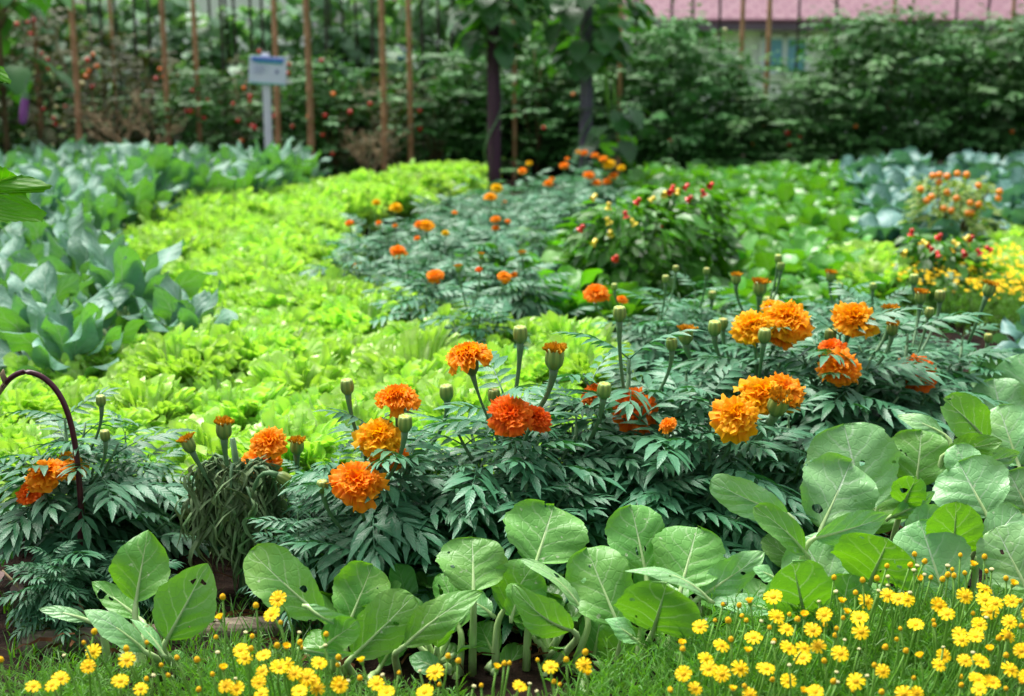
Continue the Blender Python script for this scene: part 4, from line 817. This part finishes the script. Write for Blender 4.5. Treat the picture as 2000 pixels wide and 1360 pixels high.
HL(m, 266, 1175, 290, 1035, 118, 1.60, .03, -8, .06, .2, .05, 0, E, prof_oval, "ragged leaf with bitten tip and holes"); HL(m, 325, 1250, 405, 1100, 128, 1.55, .03, 6, .05, .1, .02, 0, 'mustard_leaf', prof_oval); HL(m, 282, 1272, 163, 1192, 68, 1.54, .0, 25, .12, .1, .02, .3, PA, prof_oval)
HL(m, 172, 1212, 76, 1190, 32, 1.58, .0, 20, .1, .1, .02, 0, PA, prof_oval); HL(m, 272, 1208, 180, 1136, 52, 1.62, .03, 10, .05, .1, .05, 0, E, prof_oval); HL(m, 318, 1278, 252, 1208, 40, 1.52, .02, 50, .1, .2, .02, 0, PA, prof_oval); HL(m, 330, 1330, 352, 1270, 40, 1.60, .02, 0, .1, .1, .02)
HL(m, 290, 1330, 240, 1262, 50, 1.62, .03, 10, .1, .1, .02)
m = mplant(640, 1.57, "mustard plant right of the log with a large leaf arching to the left")
HL(m, 628, 1205, 488, 1075, 112, 1.55, .03, -5, .10, .15, .02, 0, 'mustard_leaf'); HL(m, 680, 1222, 728, 1103, 122, 1.60, .04, 0, .05, .1, .06, 0, E); HL(m, 690, 1282, 808, 1163, 112, 1.53, .03, 4, .08, .12, .03, 0, 'mustard_leaf')
HL(m, 600, 1185, 702, 1232, 50, 1.52, -.02, 38, .10, -.2, .02, .3, PA); HL(m, 636, 1262, 700, 1215, 66, 1.52, -.03, -10, .1, .2, .03, 0, 'mustard_leaf'); HL(m, 590, 1268, 694, 1276, 24, 1.51, .0, 30, .1, .1, .02, 0, PA, prof_oval)
HL(m, 650, 1290, 600, 1240, 60, 1.58, .03, 0, .1, .1, .03); HL(m, 790, 1262, 940, 1153, 78, 1.54, .02, -14, .16, .12, .05, 0, 'mustard_leaf', prof_oval, None, -.1); HL(m, 745, 1300, 792, 1205, 62, 1.60, .03, 10, .1, .1, .03)
m = mplant(930, 1.60, "mustard plant near the centre with tall round leaves on pale stalks")
HL(m, 925, 1158, 922, 1050, 150, 1.58, .05, 4, .04, .1, .04, 0, 'mustard_leaf', prof_round, "round leaf with small bites along its top edge"); HL(m, 1046, 1102, 1082, 988, 178, 1.63, .05, -4, .04, .1, .03); HL(m, 985, 1190, 1040, 1105, 118, 1.62, .0, 0, .1, .2, .05, 0, 'mustard_leaf')
HL(m, 1118, 1232, 1000, 1142, 84, 1.53, .0, -22, .22, .05, .03, 0, 'mustard_leaf', prof_oval); HL(m, 960, 1200, 900, 1165, 60, 1.60, .02, 30, .1, .1, .05, 0, PA); HL(m, 895, 1220, 860, 1120, 66, 1.62, .03, 20, .1, .1, .03); HL(m, 1000, 1205, 1010, 1140, 60, 1.58, .02, 30, .1, .1, .04)
HL(m, 1135, 1190, 1015, 1092, 46, 1.57, .02, 52, .12, .1, .04, 0, PA, prof_oval); HL(m, 1145, 1200, 1115, 1120, 60, 1.60, .02, 20, .08, .1, .02, 0, PA); HL(m, 860, 1310, 800, 1282, 50, 1.56, .02, 10, .1, .1, .02, 0, PA, prof_oval); HL(m, 880, 1325, 872, 1255, 60, 1.6, .03, 0, .1, .1, .02)
HL(m, 975, 1330, 1020, 1260, 60, 1.62, .03, 0, .1, .1, .02); HL(m, 965, 1280, 935, 1215, 70, 1.64, .03, 0, .1, .1, .02)
m = mplant(1215, 1.60, "mustard plant right of centre with overlapping rounded leaves and a folded rim")
HL(m, 1208, 1222, 1146, 1070, 140, 1.56, .05, -2, .06, .12, .05, 0, 'mustard_leaf', prof_round, "leaf with ruffled rim and a small hole"); HL(m, 1262, 1122, 1232, 986, 130, 1.63, .04, 5, .05, .15, .03, .35); HL(m, 1330, 1150, 1362, 1030, 158, 1.60, .05, -3, .04, .1, .03)
HL(m, 1276, 1232, 1302, 1140, 172, 1.53, -.04, 0, .06, .2, .02, 0, 'mustard_leaf'); HL(m, 1385, 1172, 1218, 1116, 44, 1.51, .0, 55, .16, -.2, .02, 0, PA, prof_oval); HL(m, 1245, 1255, 1180, 1210, 50, 1.53, .0, 35, .1, .1, .05, 0, PA, prof_oval)
HL(m, 1195, 1300, 1225, 1215, 90, 1.62, .0, 0, .1, .1, .02); HL(m, 1160, 1285, 1175, 1190, 80, 1.63, .02, 0, .1, .1, .02); HL(m, 1290, 1330, 1320, 1262, 70, 1.60, .02, 0, .1, .1, .02); HL(m, 1060, 1340, 1105, 1280, 60, 1.60, .02, 0, .1, .1, .02); HL(m, 1150, 1350, 1240, 1300, 60, 1.54, .02, 20, .1, .1, .02)
m = mplant(1440, 1.64, "mustard plant with low spreading pale leaves before a gap of bare soil")
HL(m, 1365, 1168, 1492, 1078, 78, 1.60, .03, 10, .08, .1, .05, 0, PA, prof_oval); HL(m, 1515, 1195, 1378, 1172, 52, 1.58, .02, 30, .08, .1, .03, 0, PA, prof_oval); HL(m, 1390, 1265, 1492, 1215, 62, 1.60, .02, 0, .1, .1, .02); HL(m, 1440, 1290, 1360, 1240, 64, 1.58, .02, 0, .1, .1, .02); HL(m, 1420, 1320, 1330, 1270, 50, 1.56, .02, 0, .1, .1, .02)
m = mplant(1590, 1.72, "mustard plant under the marigolds with a tongue shaped leaf reaching left")
HL(m, 1538, 1005, 1388, 938, 74, 1.72, .02, -14, .12, .1, .03, 0, PA); HL(m, 1605, 1030, 1662, 902, 160, 1.74, .05, 3, .05, .12, .05, 0, PA); HL(m, 1572, 1080, 1472, 990, 66, 1.66, -.02, 24, .10, .3, .03, .2, 'mustard_leaf'); HL(m, 1592, 1052, 1736, 1005, 66, 1.68, .02, 16, .08, .1, .04, 0, PA, prof_oval); HL(m, 1580, 1120, 1490, 1050, 60, 1.74, .02, 10, .08, .1, .04)
m = mplant(1590, 1.62, "mustard plant behind the daisies with bright light struck leaves")
HL(m, 1640, 1180, 1566, 1050, 150, 1.66, .05, 0, .05, .1, .04, 0, PA); HL(m, 1572, 1205, 1548, 1098, 142, 1.58, -.05, 0, .06, .25, .03, 0, 'mustard_leaf'); HL(m, 1700, 1135, 1735, 1052, 182, 1.62, -.04, 0, .05, .2, .02, 0, E); HL(m, 1640, 1215, 1660, 1120, 110, 1.62, .0, 0, .1, .2, .02); HL(m, 1512, 1130, 1470, 1110, 40, 1.58, .0, 30, .1, .1, .02, 0, PA, prof_oval)
HL(m, 1700, 1225, 1720, 1140, 120, 1.64, .03, 0, .1, .1, .02)
m = mplant(1850, 1.68, "mustard plant behind the daisies with a large pale leaf and a holed backlit one")
HL(m, 1850, 1180, 1796, 1016, 160, 1.66, .05, 0, .04, .1, .03, 0, PA); HL(m, 1862, 1082, 1868, 980, 112, 1.72, -.04, 0, .08, .25, .02, 0, E, prof_round, "yellow green holed leaf seen against the light"); HL(m, 1920, 1070, 1990, 995, 78, 1.70, .03, 5, .05, .1, .03, 0, PA); HL(m, 2005, 1150, 1945, 1030, 130, 1.64, .04, 0, .05, .1, .03, 0, PA); HL(m, 1760, 1075, 1840, 1000, 90, 1.74, .03, 20, .06, .1, .03, 0, PA); HL(m, 1960, 1220, 1930, 1130, 120, 1.66, .03, 0, .1, .1, .02)
m = mplant(1700, 1.84, "mustard plant with a big broad leaf spotted by holes near its top")
HL(m, 1690, 1000, 1648, 828, 192, 1.82, .05, 0, .05, .08, .03, 0, PA, prof_round, "broad pale leaf with black bite holes near the top"); HL(m, 1790, 950, 1800, 840, 130, 1.90, .03, 0, .1, .1, .03, 0, 'mustard_leaf'); HL(m, 1765, 985, 1790, 930, 70, 1.80, -.03, 0, .1, .2, .02, 0, E); HL(m, 1740, 1010, 1826, 960, 50, 1.80, .0, 30, .1, .1, .03, 0, PA, prof_oval)
HL(m, 1700, 1040, 1720, 950, 130, 1.86, .03, 0, .1, .1, .03)
m = mplant(1905, 1.88, "mustard plant at the right edge with curled bright green leaves")
HL(m, 1930, 1010, 1872, 902, 160, 1.80, .05, 0, .05, .1, .03, 0, PA); HL(m, 1905, 955, 1866, 868, 80, 1.84, .03, 10, .06, .2, .05, .2, PA); HL(m, 1925, 860, 1842, 778, 86, 1.96, -.03, 15, .10, .3, .03, 0, 'mustard_leaf'); HL(m, 1850, 885, 1958, 862, 58, 1.90, -.03, 0, .1, .2, .04, 0, E, prof_oval); HL(m, 1845, 850, 1752, 812, 42, 1.94, .02, 25, .12, .1, .03, 0, PA, prof_oval)
HL(m, 1990, 910, 1950, 792, 118, 1.98, .05, 0, .06, .1, .04, 0, PA); HL(m, 1895, 905, 1992, 885, 48, 1.88, .02, 20, .1, .1, .03, 0, PA, prof_oval); HL(m, 2010, 1000, 1970, 920, 120, 1.90, .03, 0, .06, .1, .03, 0, PA)
m = mplant(1985, 2.2, "mustard plant blurred behind the right edge, leaves pale green")
HL(m, 1965, 850, 1940, 740, 120, 2.2, .05, 0, .06, .1, .04, 0, PA); HL(m, 2020, 830, 2000, 690, 130, 2.35, .05, 0, .06, .1, .04, 0, PA); HL(m, 1990, 800, 1905, 700, 80, 2.4, .05, 0, .06, .1, .04, 0, PA)

SM = proto_set('young_mustard', '', 'mustard plant', '', 'field_mustard_leaf', 'mustard_stalk', (61, 62), n=8, L=.055, W=.042, t_in=.3, t_out=1.0, bend=.7, pet=.04, cup=.2, wave=.05, prof=prof_round, nu=9, nv=12)
for c, (px, Y) in enumerate(((700, 1.66), (790, 1.68), (840, 1.60), (890, 1.72), (1010, 1.70), (1075, 1.62), (1130, 1.70), (1270, 1.70), (1330, 1.62), (1400, 1.72), (1500, 1.66), (620, 1.72))):
    copy_tree(SM[c % 2], (hx(px, Y), Y, 0), c * 1.9, 1., f"low young mustard in the shade of the front row, {ORD[sum(1 for q in (700, 790, 840, 890, 1010, 1075, 1130, 1270, 1330, 1400, 1500, 620) if q < px)]} from the left", "young mustards under the front row")

# ------------------------------------------------------------------ yellow daisies
def daisy_petals(n, up, seed):
    rg = random.Random(seed); mb = MB()
    for i in range(n):
        a = 2 * PI * i / n + rg.uniform(-.08, .08); H = np.array([math.cos(a), math.sin(a), 0]); T = np.array([-math.sin(a), math.cos(a), 0]); v = np.linspace(0, 1, 5)[:, None]; u = np.linspace(-1, 1, 5)[None]
        w_ = .088 * (.35 + .65 * np.sin(PI * (.12 + .55 * v)) ** 1.) * rg.uniform(.9, 1.1); L = .37 * rg.uniform(.92, 1.08); ed = 1 - .10 * np.cos(u * PI) * v ** 4 * .6 - .10 * u ** 2 * v; t = up + rg.uniform(-.12, .12)
        P = H * .12 + (H * math.cos(t) + np.array([0, 0, 1]) * math.sin(t)) * (L * v * ed)[..., None] + T * (u * w_)[..., None] + np.array([0, 0, 1.]) * (.05 * u ** 2 * v - .10 * v ** 2 + .02)[..., None]
        mb.grid(P, np.stack([u + 0 * v, v + 0 * u, 0 * u * v + rg.random()], -1))
    return mb.mesh('petals', M['daisy_petal'])
DP = [daisy_petals(11, .12, 1), daisy_petals(12, .22, 2), daisy_petals(10, .05, 3), daisy_petals(11, 1.05, 4)]
def dome(r, h, mat, nm): mb = MB(); mb.lathe([(r * 1.0, -.06), (r * 1.05, 0), (r * .9, h * .55), (r * .5, h * .92), (.005, h)], 12); return mb.mesh(nm, M[mat])
DD = dome(.165, .11, 'daisy_disc', 'disc'); DB = dome(.22, .30, 'daisy_disc', 'disc'); DW = dome(.2, .10, 'daisy_disc_pale', 'disc')
def cup_mesh(): mb = MB(); mb.lathe([(.03, -.36), (.09, -.28), (.18, -.10), (.19, .0), (.1, .02)], 10); return mb.mesh('calyx', M['bright_stem'])
DC = cup_mesh()
def thread_foliage(seed, rad, H, n):
    rg = random.Random(seed); mb = MB()
    for i in range(n):
        a = rg.uniform(0, 6.28); q = rad * math.sqrt(rg.random()); z = H * rg.uniform(.02, .75); p = np.array([q * math.cos(a), q * math.sin(a), z]); d = nrm(np.array([math.cos(a) * .4, math.sin(a) * .4, .9]) + .7 * rand_dir(rg)); L = rg.uniform(.014, .030); rnd = rg.random()
        segs = [(p, d, L)] + [(p + d * L * f, nrm(d + 1.1 * rand_dir(rg, -.5, .8)), L * .5) for f in (.2, .35, .5, .65, .8, .92)]
        for (s, dd, l) in segs:
            X = nrm(np.cross(dd, rand_dir(rg))); b = dd * l; s2 = s + b * .55 + np.array([0, 0, .1 * l]); w_ = .00055
            P = np.array([[s - X * w_, s + X * w_], [s2 - X * w_, s2 + X * w_], [s + b - X * w_ * .3, s + b + X * w_ * .3]]); A = np.zeros((3, 2, 3)); A[..., 0] = .5; A[..., 1] = .5; A[..., 2] = rnd; mb.grid(P, A)
    return mb.mesh('foliage', M['daisy_leaf'])
TF = [thread_foliage(s, .075, .09, 330) for s in (1, 2, 3)]
def head(root, px, py, Y, size, k, rg):
    rl = np.array(root.location); p = at(px, py, Y); sz = size * mpp(Y); lean = rg.uniform(-18, 18); face = R(rg.uniform(18, 48)) if k == 'd' else R(rg.uniform(-5, 15))
    Rm, d = headR(R(lean), face); Mx = Matrix.Translation(Vector(p - rl)) @ Rm @ Matrix.Rotation(rg.uniform(0, 6), 4, 'Z') @ Matrix.Scale(sz, 4); Mi = np.array(Mx.inverted())
    if k == 'd': o = link('flower', rg.choice(DP[:3]), root); ch = [('disc', DD), ('calyx', DC)]
    elif k == 'h': o = link('half_open_flower', DP[3], root); ch = [('disc', DD), ('calyx', DC)]
    elif k == 'w': o = link('seed_head', DW, root); ch = [('calyx', DC)]
    else: o = link('bud', DB, root); ch = [('calyx', DC)]
    o.matrix_local = Mx
    for nm, me in ch: link(nm, me, o)
    foot = np.array([rl[0] + rg.uniform(-.03, .03), rl[1] + rg.uniform(-.02, .03), .01]); nk = p - d * sz * .34
    c = bez([nk - rl, nk - d * (nk[2]) * .5 - rl, foot - rl], 7); mb = MB(); mb.tube((np.c_[c, np.ones(7)] @ Mi.T)[:, :3], .0011 / sz * np.linspace(1., 1.15, 7), 5); mb.obj('stalk', M['bright_stem'], o)
dY = lambda py: 1.26 + (1360 - py) / 300 * .27
C9 = "190,970 620,915 675,985 490,1030 310,1075 225,1150 240,1205 315,1235 415,1205 560,1205 100,1235 165,1315 685,1090 770,1090 850,1080 765,1145 975,1120 1120,830 1080,920 1090,1000 820,990 885,905 600,805 1240,795 1300,815 1345,820 1525,855 1395,960 1650,1045 1550,1135 1525,1185 1760,1165 1925,1210 1740,1265 1820,1280 1750,1320 1210,1220 835,1335 1400,1345 1670,800 1780,820 1840,840 1780,760 1930,830 1810,885 1920,945 1910,1020 1730,1025 1985,1105 685,1275 1060,1275 470,1350 1670,1160 1570,900 1750,960 1330,1345 1640,1010 2010,1250 2030,900"
B9 = "320,850 410,855 470,835 275,940 350,940 425,915 450,940 365,1045 460,1110 95,1100 580,980 605,1055 690,905 735,935 775,910 940,700 1100,715 1235,635 1060,785 1180,705 985,835 945,1025 860,995 955,985 890,965 990,925 1010,895 885,1165 1225,1090 1290,1045 1310,985 1340,1110 1420,1140 1480,700 1545,710 1575,685 1645,575 1600,655 1715,630 1670,675 1445,610 1390,570 1780,585 1790,665 1940,735 1900,705 1675,825 1715,900 1860,1040 1905,1030 1810,1100 1900,1135 1495,940 1500,965 1710,1000 25,1325 375,1325 440,1305 595,1270 935,1280 1050,1330 1165,1190 770,1335 1385,1260 1205,1340 1650,1300 1645,1255 1845,1300 1985,1285 1900,1320 1980,830 1985,970 1610,690 1365,630 1420,710"
W9 = "855,830 535,940 345,940 1385,655 1405,630 1445,680 1365,780 1240,740 1190,770 1575,630 1820,650 1790,920 1550,1085 1080,1095 1125,1245 690,1185 955,1225 1715,1115 960,1280 1240,690 600,1060 1000,1045 950,775"
c9 = lambda s: [(1300 + float(a.split(',')[0]) / 2.857, 884 + float(a.split(',')[1]) / 2.857) for a in s.split()]
LF = [(531, 1200), (543, 1170), (182, 1273), (248, 1288), (172, 1302), (118, 1325), (102, 1338), (235, 1330), (275, 1345), (470, 1270), (478, 1285), (515, 1280), (545, 1303), (513, 1310), (575, 1315), (623, 1295), (505, 1333), (440, 1340), (463, 1345), (610, 1330), (663, 1338), (600, 1322), (510, 1355), (585, 1350), (735, 1335), (850, 1312), (830, 1352), (1075, 1302), (1140, 1298), (1015, 1340), (755, 1352), (65, 1340), (560, 1298), (620, 1345)]
LB = [(184, 1235), (247, 1268), (287, 1256), (435, 1167), (500, 1184), (430, 1208), (548, 1217), (490, 1268), (493, 1244), (422, 1246), (541, 1262), (559, 1265), (586, 1256), (637, 1240), (588, 1266), (346, 1286), (315, 1300), (436, 1306), (286, 1327), (388, 1348), (164, 1256), (661, 1285), (703, 1326), (706, 1292), (779, 1315), (895, 1292), (875, 1283), (985, 1297), (995, 1296), (970, 1305), (940, 1340), (858, 1338), (1050, 1290), (1106, 1290), (1143, 1275), (1148, 1317), (1082, 1333), (1093, 1338), (2, 1290), (660, 1300), (329, 1320), (1332, 1258), (385, 1290), (415, 1318), (1310, 1350)]
LW = [(125, 1280), (300, 1319), (425, 1274), (460, 1325), (747, 1318), (820, 1310), (1035, 1335), (585, 1235), (480, 1235), (926, 1340), (1048, 1350), (635, 1260), (680, 1330)]
allh = [(x, y, 'd') for x, y in c9(C9) + LF] + [(x, y, 'h' if (i % 6 == 2) else 'b') for i, (x, y) in enumerate(c9(B9) + LB)] + [(x, y, 'w') for x, y in c9(W9) + LW]
clumps = []
def clump(px, Y, label, group, me_i, sc=1.):
    t = thing('daisy_plant', (hx(px, Y), Y, 0), label, "daisy plant", group); o = link('foliage', TF[me_i % 3], t); o.rotation_euler = (0, 0, me_i * 1.3); o.scale = (sc, sc, sc * random.uniform(.9, 1.1)); clumps.append(t)
k = 0
for r, (Y, p0, p1, st) in enumerate(((1.30, 1215, 2070, 122), (1.40, 1280, 2070, 120), (1.50, 1440, 2070, 112), (1.57, 1590, 2070, 108))):
    for c, px in enumerate(range(p0, p1, st)):
        clump(px + random.uniform(-25, 25), Y + random.uniform(-.02, .02), f"yellow daisy clump of the right patch, {ORD[c]} from left in its {('nearest', 'second', 'third', 'back')[r]} row", "yellow daisy clumps of the right patch", k, 1.0 + .12 * (r > 1)); k += 1
for c, (px, Y) in enumerate(((50, 1.36), (130, 1.32), (215, 1.36), (300, 1.32), (400, 1.42), (470, 1.33), (545, 1.38), (620, 1.33), (720, 1.32), (840, 1.32), (960, 1.31), (1080, 1.32))):
    clump(px, Y, f"yellow daisy clump of the front left strip, {ORD[c]} from the left", "yellow daisy clumps of the front left strip", k, .85); k += 1
rgd = random.Random(9)
for (x, y, kd) in allh:
    Y = dY(y) + rgd.uniform(-.02, .03)
    t = min(clumps, key=lambda q: abs(q.location.x - hx(x, Y)) + .6 * abs(q.location.y - Y - .0))
    head(t, x, y, Y, {'d': rgd.uniform(33, 41), 'h': 28, 'b': rgd.uniform(18, 29), 'w': rgd.uniform(18, 26)}[kd], kd, rgd)
for c, (px, Y) in enumerate(((20, 1.46), (120, 1.48), (400, 1.52), (505, 1.50), (690, 1.42), (780, 1.40))):
    t = thing('daisy_plant', (hx(px, Y), Y, 0), f"feathery daisy foliage without flowers near the log, {ORD[c]} from the left", "daisy plant", "flowerless daisy clumps near the log"); o = link('foliage', TF[c % 3], t); o.rotation_euler = (0, 0, c * 1.1); o.scale = (.8, .8, .62)
# distant yellow flower patch
def far_patch():
    rows = scatter([(1770, 545), (1800, 510), (2080, 500), (2080, 585), (1880, 580)], .10, .15, .25, 21); rg = random.Random(31)
    me = []
    for s in (1, 2): me.append(thread_foliage(50 + s, .10, .13, 300))
    for r, row in enumerate(rows):
        for c, (x, y) in enumerate(row):
            t = thing('daisy_plant', (x, y, 0), f"small flowered yellow plant of the distant patch, {ORD[c]} from left in {ORD[r]} row", "daisy plant", "distant yellow flower patch"); o = link('foliage', me[c % 2], t)
            for i in range(40):
                a = rg.uniform(0, 6.28); q = .09 * math.sqrt(rg.random()); o = link('flower', DP[rg.randint(0, 2)], t); o.location = (q * math.cos(a), q * math.sin(a), rg.uniform(.10, .15)); o.scale = [rg.uniform(.009, .015)] * 3; o.rotation_euler = (R(rg.uniform(0, 40)), R(rg.uniform(-20, 20)), 0)
far_patch()

# ------------------------------------------------------------------ timber edging, purple hoop, squash leaf, grass and litter
def log(px0, py0, px1, py1, Y0, Y1, r, label):
    a, b = at(px0, py0, Y0), at(px1, py1, Y1); n = 24; mb = MB(); rg = random.Random(int(px0)); t = np.linspace(0, 1, n)[:, None]; P0 = a * (1 - t) + b * t
    an = np.linspace(0, 2 * PI, 14, endpoint=False); d = nrm(b - a); S1 = np.cross(d, [0, 0, 1.]); S2 = np.array([0, 0, 1.])
    rr = np.array([[r * (1 + .22 * mnoise.noise((i * .35, j * 1.7, px0))) for j in range(14)] for i in range(n)]); rr[0] *= .05; rr[-1] *= .05
    P = P0[:, None] + S1 * (rr * np.cos(an)[None] * .8)[..., None] + S2 * (rr * np.sin(an)[None])[..., None]; mb.grid(P, np.full(P.shape, .5), True)
    c = (a + b) / 2; o = mb.obj('timber_edging', M['old_timber'], None, True, c); o.location = Vector(c); tag(o, label, "log")
log(35, 1262, 330, 1246, 1.66, 1.70, .019, "weathered grey log edging the bed at the lower left"); log(318, 1248, 640, 1222, 1.70, 1.74, .020, "second weathered log edging the bed below the wilted marigold"); log(1290, 1215, 1560, 1190, 1.80, 1.84, .018, "log edging half hidden between the central mustard stalks")
def hoop():
    Y = 1.78; pts = [at(x, y, Y + dy) for x, y, dy in ((-40, 830, .02), (0, 762, .01), (22, 735, 0), (50, 723, 0), (85, 735, 0), (115, 765, 0), (135, 810, 0), (148, 870, 0), (155, 940, 0), (160, 1010, .01), (155, 1080, .02), (148, 1150, .03), (146, 1235, .05))]
    c = at(146, 1235, Y + .05); t = thing('purple_vine', (c[0], c[1], 0), "dark purple stem hooped over the left marigold", "vine"); o = np.array(t.location); pts.append(np.array([c[0], c[1], -.01]))
    P = np.array(pts); tt = np.linspace(0, len(P) - 1, 60); F = np.stack([np.interp(tt, range(len(P)), P[:, i]) for i in range(3)], 1)
    for _ in range(6): F[1:-1] = (F[:-2] + 2 * F[1:-1] + F[2:]) / 4
    mb = MB(); mb.tube(F[6:], np.linspace(.0036, .0042, 54), 9); mb.obj('stem', M['purple_stem'], t, True, o)
    m2 = MB(); m2.tube(F[:8], np.linspace(.0022, .0038, 8), 8); k = F[7]; m2.tube([k, k + np.array([-.004, 0, .012]), k + np.array([-.002, 0, .018])], [.004, .0035, .001], 6); m2.obj('pale_tip', M['dry_twig'], t, True, o)
hoop()
def lobed(plant, cpx, cpy, Y, outline, tilt):
    """A toothed lobed leaf spread from its stalk; the rim is a closed outline round the stalk joint."""
    rl = np.array(plant.location); c = at(cpx, cpy, Y); k = mpp(Y); O = np.array([((x - cpx) * k, (cpy - y) * k) for x, y in outline]); n = len(O); rg = random.Random(4)
    pts = []; sg = []
    for i in range(n):
        a, b = O[i], O[(i + 1) % n]; m_ = max(2, int(np.linalg.norm(b - a) / (7 * k)))
        for f in range(m_): q = a + (b - a) * f / m_; d = nrm(np.array([b[1] - a[1], a[0] - b[0]])); pts.append(q + d * k * (1.2 if f % 2 else -.6)); sg.append(f / m_)
    pts = np.array(pts); th = np.arctan2(pts[:, 1], pts[:, 0]); nr = 12; rho = np.linspace(.02, 1, nr)[:, None]; R0 = np.linalg.norm(pts, axis=1).max()
    x = rho * pts[:, 0]; z = rho * pts[:, 1]; y = .10 * R0 * np.sin(3 * th + 1) * rho ** 2 + tilt * z + .03 * R0 * np.sin(9 * th + rho * 6) * rho
    P = c + np.stack([x, y, z], -1); sgm = np.mod(th * 2.5 + .6, PI) - PI / 2
    A = np.stack([sgm[None] / 1.57 * np.ones_like(rho), rho + 0 * th[None], np.full(x.shape, .5)], -1)
    mb = MB(); mb.grid(P, A, True); o = mb.obj('leaf', M['squash_leaf'], plant, True, rl)
    s = MB(); s.tube(bez([c - rl + np.array([0, .004, 0]), c - rl + np.array([-.02, .05, -.1]), np.array([0, 0, -.01])], 10), np.linspace(.004, .007, 10), 7); s.obj('stalk', M['bright_stem'], o)
sq = thing('squash_plant', (hx(-190, 1.86), 1.86, 0), "squash leaf with toothed lobes entering at the left edge against the kale", "squash plant")
lobed(sq, -60, 378, 1.78, [(-60, 290), (0, 328), (8, 329), (27, 348), (34, 345), (55, 350), (75, 358), (95, 366), (90, 371), (82, 373), (80, 377), (44, 378), (53, 391), (70, 402), (89, 415), (86, 421), (81, 424), (82, 431), (60, 431), (0, 430), (-70, 460), (-150, 430), (-160, 360), (-110, 310)], .25)
lobed(sq, -70, 150, 1.86, [(-40, 110), (0, 133), (8, 146), (18, 158), (18, 164), (6, 160), (0, 158), (-60, 180), (-120, 170), (-120, 110)], .25)
def grass():
    rg = random.Random(77); mb = MB()
    for i in range(2600):
        px = rg.uniform(-60, 640) if i % 6 else rg.uniform(640, 1250); Y = rg.uniform(1.3, 1.80) if px < 640 else rg.uniform(1.28, 1.42); p = np.array([hx(px, Y), Y, -.005]); a = rg.uniform(0, 6.28); L = rg.uniform(.015, .05); h = np.array([math.cos(a), math.sin(a), 0]); X = np.array([-h[1], h[0], 0]) * rg.uniform(.0008, .0017); v = np.linspace(0, 1, 4)[:, None]
        md = p + h * (L * .7 * v ** 1.7) + np.array([0, 0, 1.]) * (L * (v - .25 * v ** 2)); P = np.stack([md - X * (1.02 - v), md + X * (1.02 - v)], 1); A = np.zeros((4, 2, 3)); A[..., 0] = .5; A[..., 2] = rg.random(); mb.grid(P, A)
    tag(mb.obj('grass', M['grass_blade']), "short green grass around the daisies and the log", "grass", kind='stuff')
grass()
def litter():
    rg = random.Random(78); mb = MB()
    for i in range(700):
        px = rg.uniform(-20, 2000); Y = rg.uniform(1.55, 2.1); p = np.array([hx(px, Y), Y, rg.uniform(.0, .02)]); d = rand_dir(rg, -.15, .3); L = rg.uniform(.01, .05); X = nrm(np.cross(d, rand_dir(rg))) * rg.uniform(.0008, .003); b = p + d * L; c = (p + b) / 2 + np.array([0, 0, .004])
        A = np.full((3, 2, 3), .5); mb.grid(np.array([[p - X, p + X], [c - X, c + X], [b - X * .3, b + X * .3]]), A)
    tag(mb.obj('straw_litter', M['straw']), "reddish brown straw and dead leaf litter on the soil", "litter", kind='stuff')
litter()
def weed(px, py, Y, label, seed):
    p = at(px, py, Y); t = thing('dead_seedling', (p[0], Y, 0), label, "dead plant"); rg = random.Random(seed); st = MB(); lf = MB(); c = bez([(0, 0, -.01), (.01, 0, p[2] * .6), (-.03, 0, p[2])], 6); st.tube(c, .002, 5)
    for i in range(7): put(lf, LP_HEART, c[rg.randint(3, 5)], frame(rand_dir(rg, -1, -.2), rand_dir(rg)), rg.uniform(.014, .026), rg.random())
    st.obj('stem', M['dry_twig'], t); lf.obj('leaves', M['dry_leaf'], t)
weed(50, 1115, 1.68, "shrivelled purplish brown seedling at the left edge before the log", 3); weed(158, 1135, 1.70, "curled brown dead seedling at the foot of the purple hoop", 4)
